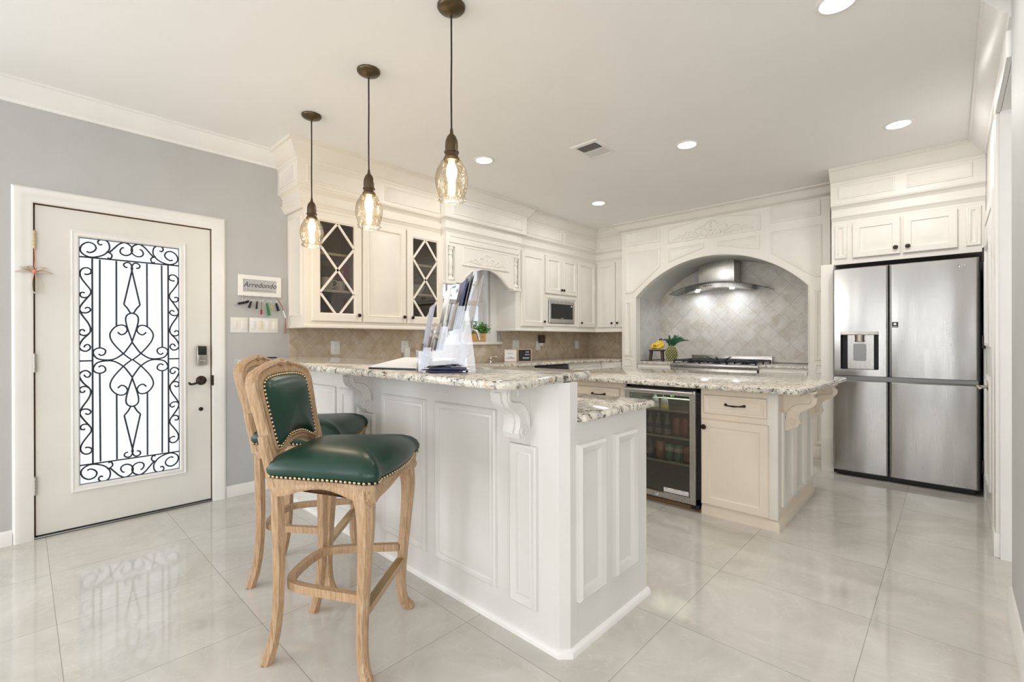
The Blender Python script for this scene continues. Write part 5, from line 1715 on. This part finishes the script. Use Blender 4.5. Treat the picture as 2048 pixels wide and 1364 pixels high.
for x, lab in ((-1.492, 'tall coral can on the second cooler shelf'), (-1.424, 'tall coral can beside the drinking glass on the second cooler shelf')):
    drink('drink_can', lab, 'can', M_CANRED, x, YI + .15, SH[1], CAN, 1.12, None, gC)
single('pint_glass', MB().lathe((-1.356, YI + .13, SH[1] + .001), [(.026, 0), (.036, .13), (.034, .13), (.024, .006)], 16, cap=False), M_YELLOWLIQ, 'yellow-tinted pint glass at the right of the second cooler shelf', 'glass')
for x, lab in ((-1.665, 'white-capped bottle at the left of the top cooler shelf'), (-1.590, 'yellow-based bottle on the top cooler shelf')):
    drink('water_bottle', lab, 'bottle', M_GLASSBOTTLE, x, YI + .14, SH[2], [(r, h * .62) for r, h in BOT], .9, (.02, .3, M_YELLOWLIQ if 'yellow' in lab else M_CERAMIC), gC)

# ================================================================== BAR STOOLS
def make_stool(label):
    t = bpy.data.objects.new('bar_stool', None)
    COL.objects.link(t)
    ORG[t.name] = Vector((0, 0, 0))
    tag(t, label, 'bar stool', 'green leather bar stools at the breakfast bar')
    # front cabriole legs
    for s in (-1, 1):
        p = [(s * .205, .172, .700), (s * .222, .188, .640), (s * .232, .197, .560), (s * .226, .190, .42), (s * .214, .178, .26), (s * .208, .172, .13), (s * .216, .180, .05), (s * .234, .198, .012), (s * .238, .202, 0)]
        r = [.036, .037, .031, .025, .0225, .021, .022, .025, .022]
        lg = build('leg', MB().tube(smooth_path(p, 5), interp(r, 5), 8, up=(s * .7, .7, 0)), M_WOOD, t)
        mb = MB()
        for z in (.672, .648, .624, .606):
            mb.sphere((s * (.2465 - (.70 - z) * -.05), .2085 + (.70 - z) * .05, z), .0055, 6, 5)
        build('leg_carving', mb, M_WOOD, lg)
    # rear sabre legs
    for s in (-1, 1):
        p = [(s * .165, -.172, .700), (s * .164, -.170, .55), (s * .162, -.168, .38), (s * .161, -.172, .22), (s * .163, -.188, .09), (s * .168, -.212, .01), (s * .169, -.216, 0)]
        build('leg', MB().tube(smooth_path(p, 5), interp([.026, .026, .024, .023, .022, .024, .022], 5), 6, up=(1, 0, 0)), M_WOOD, t)
    # seat
    out = [(-.175, -.195), (-.09, -.205), (0, -.207), (.09, -.205), (.175, -.195), (.198, -.165), (.212, -.06), (.226, .06), (.243, .150), (.252, .205), (.236, .240), (.19, .236), (.10, .252), (0, .258), (-.10, .252), (-.19, .236), (-.236, .240), (-.252, .205), (-.243, .150), (-.226, .06), (-.212, -.06), (-.198, -.165)]
    out = [tuple(p)[:2] for p in smooth_path([(x, y, 0) for x, y in out + out[:1]], 3)[:-1]]
    fz = FZ(0)

    def zed(loop, z, wav=0):
        return [(x, y, z + wav * (abs(x) / .25) ** 2 * .02) for x, y in loop]
    lp = []
    for k, z in ((.95, .698), (.99, .704), (1.03, .718), (1.035, .735), (.99, .757), (.91, .774), (.78, .788), (.60, .797), (.38, .802), (.15, .804)):
        lp.append([(x * k, .03 + (y - .03) * k, z) for x, y in ccw(out)])
    cu = build('seat_cushion', MB().loops(lp, True, True, True), M_LEATHER, t, ang=60)
    # apron with serpentine lower edge
    ap = []
    o2 = ccw(out)

    def low(x, y):
        if y > .19:
            return .655 + .020 * math.cos(x / .236 * PI) * 1.0
        if abs(x) > .17 and y > -.17:
            return .650 + .020 * math.cos((y - .02) / .2 * PI)
        return .655
    for ins, f in ((.030, 1), (.006, 1), (.002, .75), (.008, .45), (.004, .2), (.008, 0), (.030, 0)):
        l2 = inset_poly(o2, ins)
        ap.append([(x, y, .700 - (.700 - low(o2[i][0], o2[i][1])) * f) for i, (x, y) in enumerate(l2)])
    build('apron', MB().loops(ap, True, True, True), M_WOOD, t)
    # nailheads round the seat
    path = [Vector((x, y, .706)) for x, y in inset_poly(o2, -.003)]
    mb = MB()
    acc, last = 0, path[-1]
    for p in path + [path[0]]:
        seg = (p - last).length
        while acc < seg:
            q = last + (p - last) * (acc / seg)
            mb.sphere(q, .0058, 6, 5)
            acc += .0185
        acc -= seg
        last = p
    build('nailhead_trim', mb, M_BRASS, cu)
    build('gimp', MB().tube([Vector((x, y, .7045)) for x, y in inset_poly(o2, -.001)], .0048, 5, True), M_BLACK, cu)

    # back: in a leaning plane
    def bk(u, z, d=0):
        y = -.182 - (z - .70) * .215
        n = Vector((0, 1, .215)).normalized()
        q = Vector((u, y, z)) + n * d
        return q
    inner = [(0, 1.066), (.06, 1.064), (.115, 1.056), (.143, 1.038), (.150, 1.005), (.147, .93), (.141, .85), (.137, .81), (.128, .794), (.105, .800), (.07, .818), (.035, .828), (0, .830)]
    outer = [(0, 1.128), (.06, 1.118), (.130, 1.100), (.178, 1.082), (.200, 1.045), (.199, 1.00), (.190, .92), (.182, .84), (.176, .77), (.150, .757), (.11, .770), (.06, .790), (0, .796)]
    def full(h):
        l = h + [(-u, z) for u, z in reversed(h[1:-1])]
        return [tuple(p)[:2] for p in smooth_path([(u, z, 0) for u, z in l + l[:1]], 4)[:-1]]
    I, O = full(inner), full(outer)
    def mixl(a, d):
        return [bk(i[0] + (o[0] - i[0]) * a, i[1] + (o[1] - i[1]) * a, d) for i, o in zip(I, O)]
    build('back_frame', MB().loops([mixl(-.02, -.016), mixl(-.02, .010), mixl(.10, .019), mixl(.28, .021), mixl(.40, .013), mixl(.55, .013), mixl(.72, .022), mixl(.92, .018), mixl(1, .006), mixl(1, -.016), mixl(.9, -.022), mixl(.1, -.022), mixl(-.02, -.016)], True), M_WOOD, t)
    for s in (-1, 1):
        q = [bk(s * .168, .66, -.004), bk(s * .172, .72, -.002), bk(s * .178, .80, -.002), bk(s * .180, .85, -.002)]
        build('back_post', MB().tube(smooth_path(q, 4), interp([.026, .024, .022, .020], 4), 8, up=(0, 1, 0)), M_WOOD, t)
    mb = MB()
    for k in range(-4, 5):
        a = k * .30
        mb.tube([bk(0, 1.098, .016), bk(.034 * math.sin(a), 1.098 + .020 * math.cos(a) + .004, .019)], [.006, .003], 5)
    for s in (-1, 1):
        mb.tube(smooth_path([bk(0, 1.106, .018), bk(s * .03, 1.112, .019), bk(s * .06, 1.100, .018), bk(s * .08, 1.096, .016)], 4), interp([.007, .006, .004, .002], 4), 6)
    build('crest_carving', mb, M_WOOD, t)
    pads = []
    cz, cu_ = .935, 0
    for k, d in ((1.0, .002), (.985, .012), (.93, .022), (.80, .032), (.6, .038), (.3, .041)):
        pads.append([bk(cu_ + (u - cu_) * k, cz + (z - cz) * k, d) for u, z in I])
    pad = build('back_cushion', MB().loops(pads, True, True, True), M_LEATHER, t, ang=60)
    bp = []
    for k, d in ((1.0, -.018), (.97, -.026), (.6, -.030)):
        bp.append([bk(u * k, cz + (z - cz) * k, d) for u, z in I])
    build('back_upholstery', MB().loops(bp, True, True, True), M_LEATHER, t, ang=60)
    mb = MB()
    path = [bk(u * .985, cz + (z - cz) * .985, .018) for u, z in I]
    acc, last = 0, path[-1]
    for p in path:
        seg = (p - last).length
        while acc < seg:
            mb.sphere(last + (p - last) * (acc / seg), .0052, 6, 5)
            acc += .0155
        acc -= seg
        last = p
    build('nailhead_trim', mb, M_BRASS, pad)
    build('gimp', MB().tube([bk(u * .995, cz + (z - cz) * .995, .014) for u, z in I], .005, 5, True), M_BLACK, pad)
    # horseshoe stretcher and foot rail
    hs = [(.206, .165), (.196, .10), (.178, .0), (.158, -.09), (.128, -.142), (.07, -.163), (0, -.168)]
    hs = hs + [(-x, y) for x, y in reversed(hs[:-1])]
    P_ = smooth_path([(x, y, .285) for x, y in hs], 5)
    lps = []
    for i, p in enumerate(P_):
        tg = (P_[min(i + 1, len(P_) - 1)] - P_[max(i - 1, 0)]).normalized()
        n = Vector((tg.y, -tg.x, 0)) * .013
        h = Vector((0, 0, .015))
        lps.append([p - n - h, p + n - h, p + n + h, p - n + h])
    build('stretcher', MB().loops(lps, True, True, True), M_WOOD, t)
    fo = build('foot_rail', MB().box(-.205, .205, .160, .190, .212, .240, .003), M_WOOD, t)
    build('brass_plate', MB().box(-.188, .188, .158, .192, .238, .2425), M_BRASS, fo)
    return t


s1 = make_stool('nearer bar stool with its whole green leather back in view')
s1.location = (-1.785, .888, 0)
s1.rotation_euler = (0, 0, math.radians(-52))
s2 = dup(s1, (-2.455, 1.035, 0), math.radians(-44), 'farther bar stool, half hidden behind the nearer one')

# ================================================================== THINGS ON THE BAR
ZB = 1.0725
def oriented(mb, loc, rz):
    return mb.xf(Matrix.Translation(Vector(loc)) @ Matrix.Rotation(rz, 4, 'Z'))


# brochure rack: local -Y is its front, x its width
BRZ = math.radians(43.4 - 90 - 14 + 0) 
BLOC = (-1.60, 1.25, ZB)
# image-right direction is the rack's back direction
bd_dir = math.atan2(sa, ca) + math.radians(14)
BRZ = bd_dir - PI / 2
def rk(mb):
    return oriented(mb, BLOC, BRZ)


rack = thing('brochure_rack', 'clear acrylic tiered brochure rack on the bar top', 'brochure rack', BLOC)
W2 = .115
mb = MB()
tiers = [(-.105, .000, .20), (-.035, .085, .20), (.035, .17, .20), ]
lean = .22
def leanbox(x0, x1, y, z0, z1, t, ln=lean):
    b = MB().box(x0, x1, -t / 2, t / 2, 0, z1 - z0)
    b.v = [(p[0], y + p[1] + p[2] * ln, z0 + p[2]) for p in b.v]
    return b


def merge(*bs):
    m = MB()
    for b in bs:
        m.add(b.v, b.f)
    return m


parts = []
for k, (y, z, h) in enumerate(tiers):
    parts.append(leanbox(-W2, W2, y, z + .004, z + .115, .003))
    parts.append(leanbox(-W2, W2, y + .028, z + .004, z + h, .003))
    parts.append(MB().box(-W2, W2, y, y + .03, z, z + .004))
    for s in (-1, 1):
        b = MB().prism(Frame((s * W2, 0, 0), (0, 1, 0), (0, 0, 1), (1, 0, 0)), [(y, z), (y + .030, z), (y + .030 + .10 * lean, z + .10), (y + .10 * lean, z + .10)], -.0015, .0015)
        parts.append(b)
for s in (-1, 1):
    parts.append(MB().prism(Frame((s * W2, 0, 0), (0, 1, 0), (0, 0, 1), (1, 0, 0)), [(-.105, 0), (.13, 0), (.10, .25), (.065, .25), (.035, .17), (-.035, .085), (-.105, .085)], -.0015, .0015))
parts.append(leanbox(-W2, W2, .075, 0, .40, .003))
build('holder', rk(merge(*parts)), M_ACRYL, rack, smooth=False)


def sheet(label, y, z, h, w, m, th=.004, ln=lean, x0=None, name='brochure'):
    b = leanbox(-w if x0 is None else x0, w, y + .014, z + .006, z + h, th, ln)
    return single(name, rk(b), m, label, 'brochure', 'brochures in the acrylic rack', smooth=False)


sheet('lilac brochure in the front pocket of the acrylic rack', tiers[0][0], tiers[0][1], .275, .10, M_GREYPAPER, .010, .19)
sheet('white leaflet in the middle pocket of the acrylic rack', tiers[1][0], tiers[1][1], .265, .10, M_PAPER, .006, .20)
sheet('navy brochure in the rear pocket of the acrylic rack', tiers[2][0], tiers[2][1], .215, .10, M_BLUEPAPER, .008, .23)
sheet('grey card standing tallest in the acrylic rack', tiers[2][0] + .012, tiers[2][1], .245, .095, M_GREYBOARD, .004, .25)
sheet('tall white sheet at the very back of the acrylic rack', tiers[2][0] + .022, tiers[2][1], .235, .10, M_PAPER, .003, .26)

# easel binder with a white page
pb = [X_ for X_ in ((-1.93, 1.13), (-1.62, 1.235), (-1.80, 1.60), (-2.10, 1.50))]
def wedge(poly, z0f, z1f):
    n = len(poly)
    lo = [(x, y, z0f(x, y)) for x, y in poly]
    hi = [(x, y, z1f(x, y)) for x, y in poly]
    return MB().loops([lo, hi], True, True, True)


ebx = thing('binder', 'open black-edged binder with a blank white page on the bar top', 'binder', (-1.86, 1.3, ZB))
o_, e1, e2 = Vector((-1.905, 1.085)), Vector((.293, .105)), Vector((-.085, .235))
def bz(a, b, h=0):
    p = o_ + e1 * a + e2 * b
    return (p.x, p.y, ZB + .004 + .030 * b + h)


def bsl(a0, a1, b0, b1, h0, h1):
    return MB().loops([[bz(a0, b0, h0), bz(a1, b0, h0), bz(a1, b1, h0), bz(a0, b1, h0)], [bz(a0, b0, h1), bz(a1, b0, h1), bz(a1, b1, h1), bz(a0, b1, h1)]], True, True, True)


build('cover', bsl(-.02, 1.04, -.03, 1.03, -.004, .004), M_BLACK, ebx, smooth=False)
build('stand', MB().loops([[bz(0, .9, -.034), bz(1, .9, -.034), bz(1, 1, -.034), bz(0, 1, -.034)], [bz(0, .9, -.004), bz(1, .9, -.004), bz(1, 1, -.004), bz(0, 1, -.004)]], True, True, True), M_BLACK, ebx, smooth=False)
build('page', bsl(0, .98, .0, .98, .004, .011), M_PAPER, ebx, smooth=False)

# small acrylic card holder
ch = thing('card_holder', 'small clear card holder in front of the binder', 'card holder', (-1.585, 1.18, ZB))
b = merge(leanbox(-.05, .05, 0, .003, .055, .003, .45), leanbox(-.05, .05, -.02, .003, .03, .003, .45), MB().box(-.05, .05, -.02, .05, 0, .003))
build('holder', oriented(b, (-1.60, 1.155, ZB), BRZ + .25), M_ACRYL, ch, smooth=False)
build('cards', oriented(leanbox(-.045, .045, -.009, .006, .062, .006, .45), (-1.60, 1.155, ZB), BRZ + .25), M_PAPER, ch, smooth=False)

# acrylic sign blade left of the rack
single('acrylic_sign', oriented(merge(leanbox(-.10, .10, 0, 0, .135, .004, .17), MB().box(-.10, .10, 0, .05, 0, .004)), (-1.655, 1.215, ZB), BRZ), M_ACRYL, 'empty clear acrylic sign holder between binder and rack', 'sign holder', smooth=False)

# pens
def pen(label, x, y, a, z=ZB + .006, L_=.142, m=M_NAVY):
    t = thing('pen', label, 'pen', (x, y, ZB), group='navy pens on the bar top')
    d = Vector((math.cos(a), math.sin(a), 0))
    c = Vector((x, y, z))
    build('barrel', MB().tube([c - d * L_ * .5, c - d * L_ * .35, c + d * L_ * .35, c + d * L_ * .42], [.0025, .0055, .0055, .0045], 8), m, t)
    build('tip', MB().tube([c - d * L_ * .5, c - d * (L_ * .5 + .012)], [.0025, .0008], 8).tube([c + d * L_ * .42, c + d * L_ * .5], [.003, .003], 8).tube([c + d * L_ * .40 + Vector((0, 0, .007)), c + d * L_ * .12 + Vector((0, 0, .007))], .0013, 6), M_CHROME, t)


pa = math.atan2(sa, ca)
for k, (dx, dy, da, dz, lab) in enumerate(((0, 0, .10, 0, 'navy pen lying frontmost in the heap by the rack'), (.004, .016, -.05, 0, 'navy pen second from the front of the heap'), (.018, .030, .16, 0, 'navy pen at the back of the heap'), (.006, .010, .02, .011, 'navy pen lying on top of the heap'), (.022, .022, -.14, .012, 'navy pen crossing the heap at its right end'))):
    pen(lab, -1.44 + dx, 1.135 + dy, pa + da, ZB + .006 + dz)
pen('dark pen on the far left end of the bar top', -3.62, 1.24, pa + .1)

# ================================================================== SINK SIDE
fx0, fy0, fz0 = -3.86, 3.30, .9445
ft = thing('faucet', 'brushed nickel gooseneck faucet with side lever', 'faucet', (fx0, fy0, fz0))
dv = Vector((math.cos(pa + .10), math.sin(pa + .10), 0))
dv = Vector((.55, .835, 0)).normalized()
base = Vector((fx0, fy0, fz0))
up = Vector((0, 0, 1))
p = [base + up * .0, base + up * .06, base + up * .18, base + up * .28, base + up * .335 + dv * .018, base + up * .372 + dv * .065, base + up * .375 + dv * .115, base + up * .345 + dv * .160, base + up * .295 + dv * .180, base + up * .262 + dv * .188]
build('spout', MB().tube(smooth_path(p, 5), interp([.034, .027, .019, .0165, .0165, .0165, .0168, .0185, .021, .022], 5), 12), M_NICKEL, ft)
q = [base + dv * .02 + up * .05, base + dv * .055 + up * .085, base + dv * .082 + up * .13, base + dv * .074 + up * .175, base + dv * .060 + up * .215]
build('lever', MB().tube(smooth_path(q, 4), interp([.016, .017, .013, .010, .012], 4), 10, flat=.7), M_NICKEL, ft)
build('base_ring', MB().lathe(base, [(.038, 0), (.038, .006), (.032, .010)], 18), M_NICKEL, ft)
sx, sy = -3.88, 3.06
sp = thing('filter_tap', 'slim nickel filtered-water tap left of the faucet', 'tap', (sx, sy, fz0))
build('body', MB().lathe((sx, sy, fz0), [(.024, 0), (.024, .005), (.014, .012), (.012, .05), (.016, .055), (.016, .075), (.008, .082), (.0065, .235)], 14), M_NICKEL, sp)
build('spout', MB().tube(smooth_path([(sx, sy, fz0 + .23), (sx, sy - .0, fz0 + .25), (sx + .02, sy - .02, fz0 + .262), (sx + .04, sy - .04, fz0 + .25)], 4), .0065, 8), M_NICKEL, sp)
build('lever', MB().tube([(sx, sy, fz0 + .065), (sx + .02, sy - .04, fz0 + .070)], .006, 8), M_NICKEL, sp)
sx, sy = -3.80, 3.66
sd_ = thing('soap_dispenser', 'small nickel soap pump right of the faucet', 'soap dispenser', (sx, sy, fz0))
build('body', MB().lathe((sx, sy, fz0), [(.026, 0), (.026, .006), (.016, .016), (.013, .03), (.016, .038), (.018, .05), (.012, .058), (.012, .066)], 14), M_NICKEL, sd_)
build('nozzle', MB().tube(smooth_path([(sx, sy, fz0 + .06), (sx + .02, sy + .03, fz0 + .072), (sx + .04, sy + .065, fz0 + .066), (sx + .045, sy + .08, fz0 + .05)], 4), interp([.008, .007, .006, .005], 4), 8), M_NICKEL, sd_)

# small framed signs
def small_sign(label, c, w, h, face, txt, lines, wood, rz):
    t = thing('framed_sign', label, 'sign', (c[0], c[1], fz0))
    d = .022
    M = Matrix.Translation(Vector((c[0], c[1], fz0))) @ Matrix.Rotation(rz, 4, 'Z')
    f = Frame((0, 0, 0), (1, 0, 0), (0, 0, 1), (0, -1, 0))
    build('frame', MB().ring(f, rect(-w / 2, w / 2, 0, h), [(0, 0), (0, d), (.007, d), (.007, d - .006)], False).fbox(f, -w / 2, w / 2, 0, h, -.002, .004).xf(M), wood, t, smooth=False)
    fc_ = build('face', MB().fbox(f, -w / 2 + .006, w / 2 - .006, .006, h - .006, .004, d - .005).xf(M), face, t, smooth=False)
    mm = MB()
    for s, z, sz, x in lines:
        tm = text_mb(s, sz, f, x, z, d - .0046)
        mm.add(tm.v, tm.f)
    build('lettering', mm.xf(M), txt, fc_, smooth=False)


rzs = math.radians(43.4 + 10)
small_sign('small white framed sign reading coffee', (-3.83, 4.02), .155, .150, M_PAPER, M_GREYBOARD, (('but first', .100, .020, 0), ('coffee', .048, .040, .0)), M_FRAMEWOOD, rzs)
small_sign('small black framed sign with white lettering', (-3.735, 4.165), .165, .150, M_BLACK, M_WHITETXT, (('just', .118, .026, .035), ('more', .086, .026, .032), ('water', .046, .036, .018)), M_FRAMEWOOD, rzs)

# planter on the sill
px0, px1 = 3.385, 3.80
pt = thing('planter', 'pine box of green boxwood foliage on the window sill', 'planter', (XL - .01, 3.59, WZ0 + .004))
build('box', MB().box(XL - .085, XL + .040, px0, px1 - .02, WZ0 + .0045, WZ0 + .105, .004).box(XL - .086, XL + .041, px0 + .0, px0 + .012, WZ0 + .0045, WZ0 + .108), M_PLANTER, pt)
build('knots', MB().lathe((XL + .040, 3.46, WZ0 + .05), [(.007, 0), (.007, .0012)], 8, (1, 0, 0)).lathe((XL + .040, 3.66, WZ0 + .035), [(.006, 0), (.006, .0012)], 8, (1, 0, 0)).lathe((XL + .040, 3.72, WZ0 + .06), [(.006, 0), (.006, .0012)], 8, (1, 0, 0)), M_DKWOOD, pt)
mb = MB()
rnd = random.Random(11)
for k in range(620):
    c = Vector((XL - .02 + rnd.gauss(0, .038), 3.592 + rnd.uniform(-.235, .235), WZ0 + .105 + abs(rnd.gauss(.04, .038))))
    n = Vector((rnd.gauss(.5, .6), rnd.gauss(0, .7), rnd.gauss(.6, .5))).normalized()
    a = n.orthogonal().normalized()
    a = (Matrix.Rotation(rnd.uniform(0, 6.28), 3, n) @ a)
    b_ = n.cross(a)
    l, w = rnd.uniform(.014, .024), rnd.uniform(.008, .013)
    q0, q1 = c - a * l, c + a * l
    mb.add([q0, c - b_ * w + n * .002, q1, c + b_ * w + n * .002, c + n * .004], [(0, 1, 4), (1, 2, 4), (2, 3, 4), (3, 0, 4)])
build('foliage', mb, M_LEAF, pt)

# ================================================================== IN THE ALCOVE
ZA = .9255
st = thing('riser_stand', 'small dark wooden riser stool in the alcove corner', 'stand', (-2.80, 5.80, ZA))
build('top', MB().lathe((-2.795, 5.78, ZA + .130), [(.128, 0), (.135, .006), (.135, .012), (.128, .018)], 24), M_DKWOOD, st)
for dx, dy in ((-.085, -.05), (.075, -.07), (0.0, .09)):
    build('leg', MB().tube([(-2.795 + dx * 1.15, 5.78 + dy * 1.15, ZA), (-2.795 + dx, 5.78 + dy, ZA + .13)], [.020, .023], 6), M_DKWOOD, st)
bn = thing('bananas', 'bunch of ripe yellow bananas on the wooden riser', 'bananas', (-2.795, 5.78, ZA + .148))
zt = ZA + .149
for k, (a, s, h) in enumerate(((-1.0, .095, 0), (-.55, .10, 0), (-.15, .10, 0), (.25, .098, 0), (.7, .09, 0), (-.3, .07, .035), (.15, .07, .038))):
    cx_, cy_ = -2.795 + .085 * a, 5.745 - .02 * math.cos(a)
    p = [(cx_ - .02 - .05 * a, 5.70, zt + .018 + h), (cx_ - .01 - .02 * a, 5.735, zt + .030 + h * .8), (cx_ + .0, 5.775, zt + .060 + h * .6), (-2.80 + .03 * a, 5.805, zt + .095), (-2.805 + .012 * a, 5.815, zt + .122)]
    b_ = build('banana', MB().tube(smooth_path(p, 4), interp([.008, .020, .021, .015, .006], 4), 7), M_YEL, bn)
    build('banana_tip', MB().tube([p[0], (p[0][0], p[0][1] - .006, p[0][2] - .002)], [.0075, .005], 6), M_DKWOOD, b_)
build('stem', MB().tube([(-2.812, 5.815, zt + .122), (-2.80, 5.82, zt + .135), (-2.775, 5.82, zt + .140)], [.010, .011, .009], 6), M_DKWOOD, bn)

pc = (-2.612, 5.75)
pa_ = thing('pineapple', 'whole pineapple with leafy crown beside the range', 'pineapple', (pc[0], pc[1], ZA))
RP, HP = .077, .205
def pr_(t):
    return RP * (math.sin(PI * (.13 + .80 * t)) ** .62)
build('fruit', MB().lathe((pc[0], pc[1], ZA), [(pr_(k / 16), HP * k / 16) for k in range(17)], 24), M_PINE, pa_)
mb = MB()
for i in range(11):
    for j in range(14):
        t_ = (i + .5) / 11.3
        an = 2 * PI * (j + (i % 2) * .5) / 14
        r = pr_(t_)
        mb.sphere((pc[0] + r * math.cos(an), pc[1] + r * math.sin(an), ZA + HP * t_), .0085, 6, 4, (1, 1, .9))
M_EYE = mat('pineapple_eye', (.62, .60, .30), .5)
build('eyes', mb, M_EYE, pa_)
mb = MB()
rnd = random.Random(5)
for k in range(46):
    a = rnd.uniform(0, 2 * PI)
    tl = k / 46
    le = rnd.uniform(.085, .17) * (1 - .35 * tl)
    sp_ = (1.15 - tl) * rnd.uniform(.7, 1.1)
    b0 = Vector((pc[0] + .022 * math.cos(a), pc[1] + .022 * math.sin(a), ZA + HP - .012 + .05 * tl))
    o = Vector((math.cos(a) + .35, math.sin(a), 0))
    q = [b0, b0 + o * le * .30 * sp_ + up * le * .45, b0 + o * le * .72 * sp_ + up * le * (.82 - .25 * (1 - tl)), b0 + o * le * 1.05 * sp_ + up * le * (1.0 - .5 * (1 - tl))]
    mb.tube(smooth_path(q, 3), interp([.013, .012, .008, .001], 3), 4, flat=.25, up=(-o.y, o.x, .01))
build('crown', mb, M_CROWNLEAF, pa_)
